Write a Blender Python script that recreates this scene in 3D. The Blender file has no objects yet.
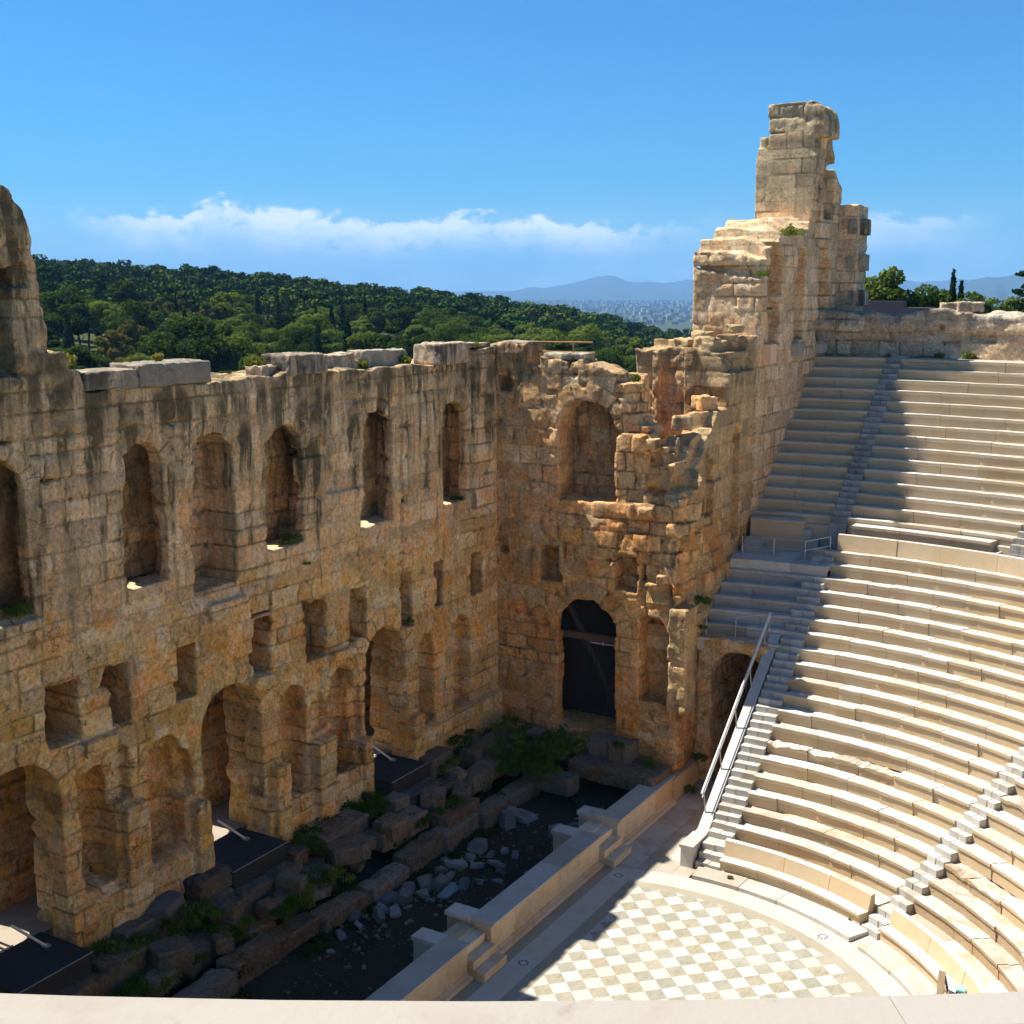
import bpy, math, random
import numpy as np
from mathutils import Vector, Matrix

random.seed(7)
RNG = np.random.default_rng(7)
sc = bpy.context.scene
COL = sc.collection
R = math.radians
CAVX = 13.6            # axis of the seating circle (centre at x=13.6, y=0); x runs north, y runs west

# ------------------------------------------------------------------ scene objects
def tag(o, label=None, cat=None, group=None, kind=None):
    if label: o['label'] = label
    if cat: o['category'] = cat
    if group: o['group'] = group
    if kind: o['kind'] = kind
    elif cat: o['kind'] = 'thing'
    return o

def empty(name, label, cat, loc=(0, 0, 0), group=None):
    o = bpy.data.objects.new(name, None)
    COL.objects.link(o)
    o.location = loc
    o.empty_display_size = 0.3
    return tag(o, label, cat, group)

def make_mesh(name, V, F, smooth=False, color=None):
    """V (n,3), F (m,4) or (m,3) array, or a list of such arrays"""
    V = np.asarray(V, dtype=np.float32)
    Fs = F if isinstance(F, list) else [F]
    Fs = [np.asarray(f, dtype=np.int32) for f in Fs if len(f)]
    me = bpy.data.meshes.new(name)
    me.vertices.add(len(V))
    me.vertices.foreach_set('co', V.ravel())
    nl = sum(f.size for f in Fs); nf = sum(len(f) for f in Fs)
    me.loops.add(nl)
    me.loops.foreach_set('vertex_index', np.concatenate([f.ravel() for f in Fs]))
    me.polygons.add(nf)
    tot = np.concatenate([np.full(len(f), f.shape[1], dtype=np.int32) for f in Fs])
    st = np.concatenate([[0], np.cumsum(tot)[:-1]]).astype(np.int32)
    me.polygons.foreach_set('loop_start', st)
    me.update(calc_edges=True)
    me.validate()
    if smooth: me.shade_smooth()
    else: me.shade_flat()
    if color is not None:
        a = me.color_attributes.new('tint', 'FLOAT_COLOR', 'POINT')
        c = np.ones((len(V), 4), dtype=np.float32); c[:, :color.shape[1]] = color
        if len(a.data) == len(V): a.data.foreach_set('color', c.ravel())
    return me

def obj(name, me, mat=None, parent=None):
    o = bpy.data.objects.new(name, me)
    COL.objects.link(o)
    if mat is not None and not me.materials:
        for m in (mat if isinstance(mat, (list, tuple)) else [mat]): me.materials.append(m)
    if parent is not None:
        o.parent = parent
        o.matrix_parent_inverse = Matrix.Translation(-Vector(parent.location))
    return o

class MB:
    """collects boxes, prisms and tubes into one mesh"""
    def __init__(s): s.V = []; s.F = []; s.C = []; s.n = 0
    def add(s, V, F, c=None):
        V = np.asarray(V, float); s.V.append(V)
        s.F += [tuple(i + s.n for i in f) for f in F]
        s.C.append(np.tile(np.asarray(c if c is not None else (RNG.random(), 0, 0)), (len(V), 1)))
        s.n += len(V); return s
    def box(s, x0, x1, y0, y1, z0, z1, c=None):
        V = [(x, y, z) for z in (z0, z1) for y in (y0, y1) for x in (x0, x1)]
        return s.add(V, [(0, 2, 3, 1), (4, 5, 7, 6), (0, 1, 5, 4), (2, 6, 7, 3), (0, 4, 6, 2), (1, 3, 7, 5)], c)
    def tube(s, p, q, r, n=8, r2=None):
        p = Vector(p); q = Vector(q); d = (q - p).normalized()
        a = d.orthogonal().normalized(); b = d.cross(a); r2 = r if r2 is None else r2
        V = []
        for c_, rr in ((p, r), (q, r2)):
            for i in range(n):
                t = 2 * math.pi * i / n
                V.append(c_ + a * (rr * math.cos(t)) + b * (rr * math.sin(t)))
        F = [(i, (i + 1) % n, n + (i + 1) % n, n + i) for i in range(n)]
        F += [tuple(range(n))[::-1], tuple(range(n, 2 * n))]
        return s.add([tuple(v) for v in V], F)
    def prism(s, prof, axis, a0, a1, c=None):
        """extrude a closed profile of (u,z); axis 'x' or 'y' is the extrusion direction"""
        n = len(prof)
        V = [((a, u, z) if axis == 'x' else (u, a, z)) for a in (a0, a1) for (u, z) in prof]
        F = [(i, (i + 1) % n, n + (i + 1) % n, n + i) for i in range(n)]
        F += [tuple(range(n))[::-1], tuple(range(n, 2 * n))]
        return s.add(V, F, c)
    def mesh(s, name, smooth=False):
        me = bpy.data.meshes.new(name)
        V = np.concatenate(s.V)
        me.from_pydata(V.tolist(), [], s.F); me.update()
        import bmesh
        bm = bmesh.new(); bm.from_mesh(me); bmesh.ops.recalc_face_normals(bm, faces=bm.faces[:]); bm.to_mesh(me); bm.free()
        (me.shade_smooth if smooth else me.shade_flat)()
        a = me.color_attributes.new('tint', 'FLOAT_COLOR', 'POINT')
        c = np.ones((len(V), 4), dtype=np.float32); c[:, :3] = np.concatenate(s.C)
        a.data.foreach_set('color', c.ravel())
        return me
    def build(s, name, mat, parent=None, smooth=False):
        return obj(name, s.mesh(name, smooth), mat, parent)

# ------------------------------------------------------------------ noise and implicit surfaces
LAT = RNG.random((64, 64, 64)).astype(np.float32)
def vnoise(X, Y, Z, f=1.0, o=0.0):
    def prep(A):
        A = np.asarray(A, dtype=np.float32) * f + np.float32(o); i = np.floor(A); t = A - i
        i = i.astype(np.int32)
        return i & 63, (i + 1) & 63, t * t * (3 - 2 * t)
    X, Y, Z = np.broadcast_arrays(X, Y, Z)
    x0, x1, u = prep(X); y0, y1, v = prep(Y); z0, z1, w = prep(Z)
    def L(a, b, t): return a + (b - a) * t
    return L(L(L(LAT[x0, y0, z0], LAT[x1, y0, z0], u), L(LAT[x0, y1, z0], LAT[x1, y1, z0], u), v),
             L(L(LAT[x0, y0, z1], LAT[x1, y0, z1], u), L(LAT[x0, y1, z1], LAT[x1, y1, z1], u), v), w) * 2 - 1
def fbm(X, Y, Z, f, n=3, o=0.0):
    r = 0; a = 1.0
    for k in range(n):
        r = r + a * vnoise(X, Y, Z, f * 2 ** k, o + 17.3 * k); a *= 0.5
    return r
def hash2(a, b, s=0):
    h = (np.asarray(a).astype(np.int64) * 73856093) ^ (np.asarray(b).astype(np.int64) * 19349663) ^ (s * 83492791 + 1234567)
    h = (h ^ (h >> 13)) * 1274126177 & 0x7fffffff
    h = (h ^ (h >> 15)) * 668265263 & 0x7fffffff
    return (h & 0xffff) / 65535.0

def surface_nets(S, org, h):
    S = S.astype(np.float32)
    for ax in range(3):
        for e in (0, -1):
            sl = [slice(None)] * 3; sl[ax] = e; S[tuple(sl)] = np.maximum(S[tuple(sl)], h * 0.5)
    I = S < 0
    nx, ny, nz = S.shape
    cnt = np.zeros((nx - 1, ny - 1, nz - 1), np.int8)
    for i in (0, 1):
        for j in (0, 1):
            for k in (0, 1): cnt += I[i:nx - 1 + i, j:ny - 1 + j, k:nz - 1 + k]
    act = (cnt > 0) & (cnt < 8)
    ci, cj, ck = np.nonzero(act)
    idx = np.full(act.shape, -1, np.int32); idx[ci, cj, ck] = np.arange(len(ci))
    cor = [(i, j, k) for i in (0, 1) for j in (0, 1) for k in (0, 1)]
    val = [S[ci + i, cj + j, ck + k] for (i, j, k) in cor]
    P = np.zeros((len(ci), 3), np.float32); N = np.zeros(len(ci), np.float32)
    for a in range(8):
        for b in range(a + 1, 8):
            dlt = [cor[b][t] - cor[a][t] for t in range(3)]
            if sum(abs(d) for d in dlt) != 1: continue
            m = (val[a] < 0) != (val[b] < 0)
            t = np.where(m, val[a] / np.where(m, val[a] - val[b], 1), 0)
            for q in range(3): P[:, q] += np.where(m, cor[a][q] + t * dlt[q], 0)
            N += m
    P /= N[:, None]
    V = (np.stack([ci, cj, ck], 1) + P) * h + np.asarray(org)
    F = []
    for ax in range(3):
        o1, o2 = [(1, 2), (2, 0), (0, 1)][ax]
        A = np.take(I, range(0, S.shape[ax] - 1), ax); B = np.take(I, range(1, S.shape[ax]), ax)
        for sgn, M in ((1, A & ~B), (-1, ~A & B)):
            g = np.array(np.nonzero(M))
            ok = (g[o1] > 0) & (g[o2] > 0) & (g[o1] < S.shape[o1] - 1) & (g[o2] < S.shape[o2] - 1); g = g[:, ok]
            q = []
            for d1, d2 in ((-1, -1), (0, -1), (0, 0), (-1, 0)):
                c = g.copy(); c[o1] += d1; c[o2] += d2; q.append(idx[c[0], c[1], c[2]])
            q = np.stack(q, 1)
            F.append(q if sgn > 0 else q[:, ::-1])
    return V.astype(np.float32), np.concatenate(F)

def course_table(z0, z1, seed, lo=0.46, hi=0.86):
    r = np.random.default_rng(seed); e = [z0]
    while e[-1] < z1: e.append(e[-1] + r.uniform(lo, hi))
    return np.array(e)
def blocks(U, Z, E, seed, wmin=0.8, wmax=2.1, arches=()):
    """ashlar pattern: returns (random number of the block, distance to the nearest joint)"""
    c = np.clip(np.searchsorted(E, Z) - 1, 0, len(E) - 2)
    dz = np.minimum(Z - E[c], E[c + 1] - Z)
    w = wmin + (wmax - wmin) * hash2(c, c * 0 + 5, seed)
    q = U / w + 7.3 * hash2(c, c * 0 + 9, seed)
    b = np.floor(q); fr = q - b
    j = 0.5 * (hash2(c, b, seed + 3) - 0.5)          # shift of the left joint of every block
    jn = 0.5 * (hash2(c, b + 1, seed + 3) - 0.5)
    left = fr < np.maximum(j, 0) ; right = fr > 1 + np.minimum(jn, 0)
    bb = b - left + right
    du = np.minimum(np.abs(fr - j), np.abs(fr - 1 - jn)) * w
    rnd = hash2(c, bb, seed + 11); jd = np.minimum(du, dz)
    for n, (uc, hw, zt, th) in enumerate(arches):      # radial stones round an arch
        zs = zt - hw
        rad = np.hypot(U - uc, Z - zs); a = np.arctan2(Z - zs, U - uc)
        m = (rad > hw - 0.2) & (rad < hw + th) & (Z > zs + 0.05)
        k = np.pi / max(5, round(hw * np.pi / 0.52))
        s = np.floor(a / k); fa = (a / k - s)
        d = np.minimum(np.minimum(fa, 1 - fa) * k * rad, np.abs(hw + th - rad))
        rnd = np.where(m, hash2(s, s * 0 + n, seed + 21), rnd); jd = np.where(m, d, jd)
    return rnd, jd
def arch2d(U, Z, uc, hw, z0, zt, square=False):
    if square: d = np.maximum(np.abs(U - uc) - hw, Z - zt)
    else:
        zs = zt - hw
        d = np.where(Z > zs, np.hypot(U - uc, Z - zs) - hw, np.abs(U - uc) - hw)
    return np.maximum(d, z0 - Z)
def box3(X, Y, Z, b):
    x0, x1, y0, y1, z0, z1 = b
    return np.maximum(np.maximum(np.maximum(x0 - X, X - x1), np.maximum(y0 - Y, Y - y1)), np.maximum(z0 - Z, Z - z1))
def grid(b, h):
    ax = [np.arange(b[2 * i], b[2 * i + 1] + h, h, dtype=np.float32) for i in range(3)]
    return np.meshgrid(*ax, indexing='ij', sparse=True), (b[0], b[2], b[4])

def masonry_mesh(name, bounds, h, field, pattern, rough=1.0, weather=None, warp=None, groove=0.04, broken=None):
    """field(X,Y,Z)->implicit wall; pattern(X,Y,Z)->(block number, joint distance)"""
    (X, Y, Z), org = grid(bounds, h)
    S = field(X, Y, Z)
    S = np.ascontiguousarray(np.broadcast_to(S, (X.shape[0], Y.shape[1], Z.shape[2]))).astype(np.float32)
    n = np.nonzero(np.abs(S) < 0.5)
    x = X[n[0], 0, 0]; y = Y[0, n[1], 0]; z = Z[0, 0, n[2]]
    rnd, jd = pattern(x, y, z)
    rg = rough(x, y, z) if callable(rough) else rough
    patch = np.clip(0.5 + 1.3 * vnoise(x, y, z, 0.42, 77.0), 0.15, 1.0)           # eroded patches between well kept ones
    d = 0.09 * vnoise(x, y, z, 0.55, 3.1) + patch * (0.07 * vnoise(x, y, z, 1.7, 9.7) + 0.055 * vnoise(x, y, z, 4.3, 5.5)) + 0.02 * vnoise(x, y, z, 8.9, 2.2)
    d = rg * (d + 0.06 * (rnd - 0.5) + 0.12 * (rnd > 0.972))
    if broken is not None:                                  # ruined zones: whole stones pushed in, missing or left standing proud
        bz = broken(x, y, z); bz = bz * (1 - ((np.abs(x - 6.5) < 0.75) & (z > 8.7) & (z < 10.8)) * 0.85); d = d * (1 - 0.45 * bz) + bz * (0.36 * np.round(rnd * 5) / 5 - 0.10)
    jv = np.clip(0.45 + 1.6 * vnoise(x, y, z, 0.5, 101.0), 0.1, 1.3)
    d += groove * jv * (0.3 + patch) * np.exp(-(jd / 0.05) ** 2)
    chip = np.clip(vnoise(x, y, z, 2.3, 41.0) - 0.34, 0, 1) * np.clip(0.28 - jd, 0, 1) * 1.9 * rg
    S[n] += d + chip
    V, F = surface_nets(S, org, h)
    rnd, jd = pattern(V[:, 0], V[:, 1], V[:, 2])
    we = np.zeros(len(V)) if weather is None else weather(V[:, 0], V[:, 1], V[:, 2])
    C = np.stack([rnd, np.exp(-(jd / 0.032) ** 2) * np.clip(0.5 + 1.6 * vnoise(V[:, 0], V[:, 1], V[:, 2], 0.5, 101.0), 0.1, 1), we], 1)
    if warp is not None: V = warp(V)
    return make_mesh(name, V, F, smooth=True, color=C)

def rock_mesh(name, size, seed, rough=0.05, cuts=0, n=22, edge=0.06, ext_=(0.5, 0.8)):
    sx, sy, sz = size; h = max(size) / n
    b = (-sx / 2 - 2 * h, sx / 2 + 2 * h, -sy / 2 - 2 * h, sy / 2 + 2 * h, -2 * h, sz + 2 * h)
    (X, Y, Z), org = grid(b, h)
    r = np.random.default_rng(seed)
    qx = np.abs(X) - sx / 2 + edge; qy = np.abs(Y) - sy / 2 + edge; qz = np.abs(Z - sz / 2) - sz / 2 + edge
    S = np.sqrt(np.maximum(qx, 0) ** 2 + np.maximum(qy, 0) ** 2 + np.maximum(qz, 0) ** 2) + np.minimum(np.maximum(qx, np.maximum(qy, qz)), 0) - edge
    for k in range(cuts):
        v = r.normal(size=3); v[2] = abs(v[2]) * 0.8 if k else v[2]; v /= np.linalg.norm(v)
        ext = abs(v[0]) * sx / 2 + abs(v[1]) * sy / 2 + abs(v[2]) * sz / 2
        S = np.maximum(S, v[0] * X + v[1] * Y + v[2] * (Z - sz / 2) - ext * r.uniform(*ext_))
    o = seed * 3.7
    S = S + rough * (fbm(X, Y, Z, 1.3, 3, o) + 0.5 * vnoise(X, Y, Z, 9, o))
    V, F = surface_nets(np.ascontiguousarray(S), org, h)
    c = np.zeros((len(V), 3)); c[:, 0] = r.random(); c[:, 1] = 0; c[:, 2] = r.random()
    return make_mesh(name, V, F, smooth=True, color=c)

# ------------------------------------------------------------------ materials
def new_mat(name):
    m = bpy.data.materials.new(name); m.use_nodes = True
    nt = m.node_tree; nt.nodes.clear()
    out = nt.nodes.new('ShaderNodeOutputMaterial')
    return m, nt, out
class G:
    """tiny node-graph writer"""
    def __init__(s, nt): s.nt = nt
    def n(s, t, **kw):
        x = s.nt.nodes.new(t)
        for k, v in kw.items(): setattr(x, k, v)
        return x
    def put(s, sock, v):
        if isinstance(v, bpy.types.NodeSocket): s.nt.links.new(v, sock)
        elif v is not None:
            if isinstance(v, tuple) and len(v) == 3 and sock.type == 'RGBA': v = (*v, 1)
            sock.default_value = v
    def math(s, op, a, b=None, c=None, clamp=False):
        x = s.n('ShaderNodeMath', operation=op, use_clamp=clamp)
        for i, v in enumerate((a, b, c)): s.put(x.inputs[i], v) if v is not None else None
        return x.outputs[0]
    def mix(s, f, a, b, mode='MIX'):
        x = s.n('ShaderNodeMix', data_type='RGBA', blend_type=mode)
        s.put(x.inputs[0], f); s.put(x.inputs[6], a); s.put(x.inputs[7], b)
        return x.outputs[2]
    def noise(s, vec, scale, detail=4, rough=0.55, dist=0):
        x = s.n('ShaderNodeTexNoise'); s.put(x.inputs['Vector'], vec); x.inputs['Scale'].default_value = scale
        x.inputs['Detail'].default_value = detail; x.inputs['Roughness'].default_value = rough; x.inputs['Distortion'].default_value = dist
        return x.outputs['Fac']
    def ramp(s, f, stops, interp='LINEAR'):
        x = s.n('ShaderNodeValToRGB'); x.color_ramp.interpolation = interp
        e = x.color_ramp.elements
        while len(e) < len(stops): e.new(0.5)
        for i, (p, c) in enumerate(stops):
            e[i].position = p; e[i].color = (*c, 1) if len(c) == 3 else c
        s.put(x.inputs[0], f); return x.outputs[0]
    def step(s, v, lo, hi, to0=0.0, to1=1.0):
        x = s.n('ShaderNodeMapRange', interpolation_type='SMOOTHSTEP')
        s.put(x.inputs['Value'], v)
        for k, q in zip(('From Min', 'From Max', 'To Min', 'To Max'), (lo, hi, to0, to1)): x.inputs[k].default_value = q
        return x.outputs[0]
    def scale(s, vec, sx, sy, sz):
        x = s.n('ShaderNodeVectorMath', operation='MULTIPLY'); s.put(x.inputs[0], vec); x.inputs[1].default_value = (sx, sy, sz)
        return x.outputs[0]
    def bump(s, h, dist, strength=1.0, nrm=None):
        x = s.n('ShaderNodeBump'); s.put(x.inputs['Height'], h); x.inputs['Distance'].default_value = dist
        x.inputs['Strength'].default_value = strength
        if nrm is not None: s.put(x.inputs['Normal'], nrm)
        return x.outputs[0]
    def bsdf(s, out, col, rough=0.85, nrm=None, spec=0.25, **kw):
        p = s.n('ShaderNodeBsdfPrincipled'); s.put(p.inputs['Base Color'], col); s.put(p.inputs['Roughness'], rough)
        p.inputs['Specular IOR Level'].default_value = spec
        if nrm is not None: s.put(p.inputs['Normal'], nrm)
        for k, v in kw.items(): s.put(p.inputs[k.replace('_', ' ')], v)
        s.nt.links.new(p.outputs[0], out.inputs['Surface']); return p

def masonry_mat(name, ochre, pink, beige, grey, streak=0.8, z_lo=13.0, z_hi=19.0, pale_amt=0.7, blk_var=0.4):
    m, nt, out = new_mat(name); g = G(nt)
    pos = g.n('ShaderNodeNewGeometry').outputs['Position']
    att = g.n('ShaderNodeVertexColor', layer_name='tint')
    sep = g.n('ShaderNodeSeparateColor'); nt.links.new(att.outputs['Color'], sep.inputs[0])
    rnd, joint, wea = sep.outputs[0], sep.outputs[1], sep.outputs[2]
    z = g.n('ShaderNodeSeparateXYZ'); nt.links.new(pos, z.inputs[0]); z = z.outputs['Z']
    big = g.noise(pos, 0.35, 3)
    med = g.noise(pos, 1.3, 5, 0.6)
    fin = g.noise(pos, 7.0, 6, 0.65)
    # colour of each stone, then patches that ignore the joints
    col = g.ramp(rnd, [(0.0, ochre), (0.3, pink), (0.55, ochre), (0.8, beige), (1.0, tuple(0.8 * a + 0.2 * b for a, b in zip(ochre, pink)))])
    f = g.math('ADD', g.math('MULTIPLY', big, 0.6), g.math('MULTIPLY', med, 0.5))
    col = g.mix(g.step(f, 0.50, 0.66), col, g.mix(fin, beige, pink))
    col = g.mix(g.math('MULTIPLY', g.step(big, 0.52, 0.64), 0.75), col, tuple(c * s for c, s in zip(ochre, (1.1, 0.86, 0.62))))
    col = g.mix(g.math('MULTIPLY', g.step(g.noise(pos, 0.9, 3), 0.55, 0.68), 0.6), col, tuple(c * s for c, s in zip(pink, (1.15, 0.82, 0.72))))
    mot = g.noise(pos, 2.6, 5, 0.7)
    col = g.mix(g.math('MULTIPLY', g.step(mot, 0.53, 0.68), 0.85), col, g.mix(0.65, col, tuple(0.25 * c for c in ochre)))
    col = g.mix(g.math('MULTIPLY', g.step(mot, 0.46, 0.32), 0.55), col, tuple(min(0.7, 1.3 * c) for c in beige))
    bv = g.math('MULTIPLY_ADD', g.math('FRACT', g.math('MULTIPLY', rnd, 7.31)), blk_var, 1.0 - 0.55 * blk_var)
    up_ = g.math('ADD', g.step(z, 9.0, 14.0), g.math('MULTIPLY', g.math('SUBTRACT', g.noise(pos, 0.6, 4, 0.6), 0.5), 1.6))
    palec = g.mix(g.step(g.noise(pos, 0.8, 4), 0.42, 0.6), tuple(0.5 * a_ + 0.5 * b_ for a_, b_ in zip(pink, (0.80, 0.49, 0.265))), (0.78, 0.545, 0.31))
    col = g.mix(g.math('MULTIPLY', g.step(up_, 0.2, 1.0), pale_amt), col, palec)
    wht = g.step(g.math('ADD', g.noise(pos, 1.1, 5, 0.65), g.math('MULTIPLY', g.noise(g.scale(pos, 2.0, 2.0, 0.5), 1.6, 3), 0.4)), 0.70, 0.82)
    col = g.mix(g.math('MULTIPLY', wht, 0.6 * pale_amt), col, (0.80, 0.67, 0.46))
    # grey lichen crust running down from the top edge
    v = g.noise(g.scale(pos, 1.5, 1.5, 0.16), 1.0, 4, 0.6)
    v2 = g.noise(g.scale(pos, 5.0, 5.0, 0.45), 1.0, 4, 0.6)
    hgt = g.math('ADD', g.math('MULTIPLY', g.step(z, z_lo, z_hi), 0.30), g.math('MULTIPLY', wea, 0.16))
    st = g.math('ADD', g.math('ADD', g.math('MULTIPLY', v, 1.25), g.math('MULTIPLY', v2, 0.45)), hgt)
    pale = tuple(0.7 * a_ + 0.3 * b_ for a_, b_ in zip(beige, grey))
    col = g.mix(g.math('MULTIPLY', g.step(st, 1.00, 1.14), streak * 0.8), col, g.mix(fin, pale, grey))
    col = g.mix(g.math('MULTIPLY', g.step(st, 1.09, 1.22), g.math('MULTIPLY', g.step(g.noise(pos, 0.7, 3), 0.36, 0.56), streak)), col, tuple(0.42 * c for c in grey))
    crust = g.step(g.math('ADD', wea, g.math('MULTIPLY', g.math('SUBTRACT', med, 0.5), 1.6)), 0.45, 0.85)
    col = g.mix(g.math('MULTIPLY', crust, 0.75), col, g.mix(fin, tuple(1.15 * c for c in beige), grey))
    # dirt and pits
    pit = g.step(g.noise(pos, 11.0, 4, 0.7), 0.60, 0.72)
    col = g.mix(g.math('MULTIPLY', pit, 0.5), col, tuple(0.3 * c for c in ochre))
    col = g.mix(g.math('MULTIPLY', joint, g.math('MULTIPLY', g.step(med, 0.30, 0.5), 0.85)), col, tuple(0.22 * c for c in ochre))
    lum = g.math('MULTIPLY_ADD', fin, 1.8, 0.22); lum = g.math('MULTIPLY', lum, bv); lum = g.math('MULTIPLY', lum, g.math('MULTIPLY_ADD', g.noise(pos, 17, 4, 0.7), 0.9, 0.55))
    cl_ = g.n('ShaderNodeCombineColor')
    for i_ in range(3): nt.links.new(lum, cl_.inputs[i_])
    col = g.mix(1.0, col, cl_.outputs[0], 'MULTIPLY')
    cr = g.n('ShaderNodeTexVoronoi', feature='DISTANCE_TO_EDGE'); cr.inputs['Scale'].default_value = 1.9
    wv = g.n('ShaderNodeVectorMath', operation='ADD'); nt.links.new(pos, wv.inputs[0])
    nz = g.n('ShaderNodeTexNoise'); nt.links.new(pos, nz.inputs['Vector']); nz.inputs['Scale'].default_value = 2.5
    nt.links.new(g.scale(nz.outputs['Color'], 0.5, 0.5, 0.5), wv.inputs[1]); nt.links.new(wv.outputs[0], cr.inputs['Vector'])
    crk = g.step(cr.outputs['Distance'], 0.0, 0.03, 1.0, 0.0)
    crk = g.math('MULTIPLY', crk, g.step(med, 0.5, 0.62))
    col = g.mix(g.math('MULTIPLY', crk, 0.6), col, tuple(0.2 * c for c in ochre))
    hgt2 = g.math('SUBTRACT', g.math('ADD', g.math('MULTIPLY', fin, 0.6), g.math('MULTIPLY', g.noise(pos, 24, 4, 0.7), 0.3)), g.math('ADD', g.math('MULTIPLY', pit, 0.25), g.math('MULTIPLY', crk, 0.3)))
    g.bsdf(out, col, 0.92, g.bump(hgt2, 0.16, 1.0), 0.12)
    return m

def marble_mat(name, base, stain, pale, stain_amt=0.6, fine=1.0, grey=None, patina=None):
    m, nt, out = new_mat(name); g = G(nt)
    pos = g.n('ShaderNodeNewGeometry').outputs['Position']
    att = g.n('ShaderNodeVertexColor', layer_name='tint')
    sep = g.n('ShaderNodeSeparateColor'); nt.links.new(att.outputs['Color'], sep.inputs[0]); rnd = sep.outputs[0]
    med = g.noise(pos, 0.9, 5, 0.6, 0.4); fin = g.noise(pos, 9, 5, 0.6)
    veins = g.noise(g.scale(pos, 1.2, 1.2, 7.0), 1.6, 4, 0.6, 0.6)
    col = g.ramp(rnd, [(0.0, base), (0.35, pale), (0.6, base), (0.85, tuple(0.55 * a + 0.45 * b for a, b in zip(base, stain))), (1.0, pale)])
    col = g.mix(g.math('MULTIPLY', g.step(g.math('ADD', med, g.math('MULTIPLY', veins, 0.35)), 0.62, 0.86), stain_amt), col, stain)
    col = g.mix(g.math('MULTIPLY', g.step(g.noise(pos, 3.2, 5, 0.65), 0.58, 0.72), stain_amt * 0.8), col, tuple(0.72 * c for c in stain))
    col = g.mix(g.math('MULTIPLY', g.step(fin, 0.62, 0.74), 0.35), col, tuple(0.55 * c for c in stain))
    vr = g.math('MULTIPLY_ADD', g.math('FRACT', g.math('MULTIPLY', rnd, 7.31)), 0.24, 0.84)
    vc = g.n('ShaderNodeCombineColor')
    for i_ in range(3): nt.links.new(vr, vc.inputs[i_])
    col = g.mix(1.0, col, vc.outputs[0], 'MULTIPLY')
    if patina:
        nz_ = g.n('ShaderNodeSeparateXYZ'); nt.links.new(g.n('ShaderNodeNewGeometry').outputs['True Normal'], nz_.inputs[0])
        side = g.step(g.math('ABSOLUTE', nz_.outputs[2]), 0.75, 0.25)
        pc = g.mix(g.noise(pos, 1.1, 5, 0.65), tuple(0.8 * c for c in patina), tuple(min(0.8, 1.2 * c) for c in patina))
        col = g.mix(g.math('MULTIPLY', side, 0.78), col, pc)
    if grey: col = g.mix(g.math('MULTIPLY', g.step(g.noise(pos, 1.6, 4), 0.5, 0.66), 0.7), col, grey)
    h = g.math('ADD', g.math('MULTIPLY', fin, 0.5), g.math('MULTIPLY', g.noise(pos, 30, 3), 0.3))
    g.bsdf(out, col, 0.75, g.bump(h, 0.02 * fine, 0.7), 0.2)
    return m

def foliage_mat(name, dark, mid, light, trans=0.35):
    m, nt, out = new_mat(name); g = G(nt)
    inf = g.n('ShaderNodeObjectInfo'); pos = g.n('ShaderNodeNewGeometry').outputs['Position']
    f = g.math('ADD', g.math('MULTIPLY', inf.outputs['Random'], 0.85), g.math('MULTIPLY', g.noise(pos, 0.7, 4), 0.45))
    col = g.ramp(f, [(0.15, dark), (0.6, mid), (1.0, light)])
    a = g.n('ShaderNodeBsdfDiffuse'); b = g.n('ShaderNodeBsdfTranslucent'); x = g.n('ShaderNodeMixShader')
    g.put(a.inputs[0], col); g.put(b.inputs[0], g.mix(0.5, col, light)); x.inputs[0].default_value = trans
    nt.links.new(a.outputs[0], x.inputs[1]); nt.links.new(b.outputs[0], x.inputs[2]); nt.links.new(x.outputs[0], out.inputs['Surface'])
    return m

def plain_mat(name, col, rough=0.6, metal=0.0, var=0.25, scale=3.0, bump=0.004):
    m, nt, out = new_mat(name); g = G(nt)
    pos = g.n('ShaderNodeNewGeometry').outputs['Position']
    n = g.noise(pos, scale, 5, 0.6)
    c = g.mix(n, tuple(v * (1 - var) for v in col), tuple(min(1, v * (1 + var)) for v in col))
    g.bsdf(out, c, rough, g.bump(g.noise(pos, 20, 4), bump), 0.3, Metallic=metal)
    return m

OCH, PNK, BEI, GRY = (0.76, 0.420, 0.105), (0.76, 0.440, 0.190), (0.74, 0.540, 0.260), (0.31, 0.230, 0.125)
M_STAGE = masonry_mat('ochre_masonry', OCH, PNK, BEI, GRY, 0.9, 8.0, 18.5, 0.75)
M_SIDE = masonry_mat('orange_masonry', (0.66, 0.315, 0.075), (0.67, 0.340, 0.125), (0.64, 0.440, 0.210), (0.26, 0.20, 0.115), 0.7, 13.0, 20.0, 0.35)
M_TOWER = masonry_mat('tower_masonry', (0.68, 0.385, 0.130), (0.69, 0.420, 0.205), (0.63, 0.490, 0.275), (0.34, 0.27, 0.165), 0.55, 23.0, 30.0)
M_BEIGE = masonry_mat('beige_masonry', (0.44, 0.33, 0.20), (0.46, 0.36, 0.25), (0.50, 0.43, 0.32), (0.20, 0.18, 0.15), 0.5, 19.0, 22.0)
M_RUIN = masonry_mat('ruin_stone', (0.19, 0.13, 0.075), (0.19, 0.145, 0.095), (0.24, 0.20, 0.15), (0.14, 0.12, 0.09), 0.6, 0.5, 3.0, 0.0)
M_CAPSTONE = masonry_mat('grey_capstone', (0.46, 0.37, 0.24), (0.49, 0.38, 0.26), (0.50, 0.435, 0.325), (0.19, 0.16, 0.11), 0.8, 16.5, 20.5)
M_SEAT = marble_mat('seat_marble', (0.515, 0.480, 0.415), (0.44, 0.34, 0.22), (0.545, 0.52, 0.47), 0.5, patina=(0.54, 0.385, 0.205))
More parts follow.
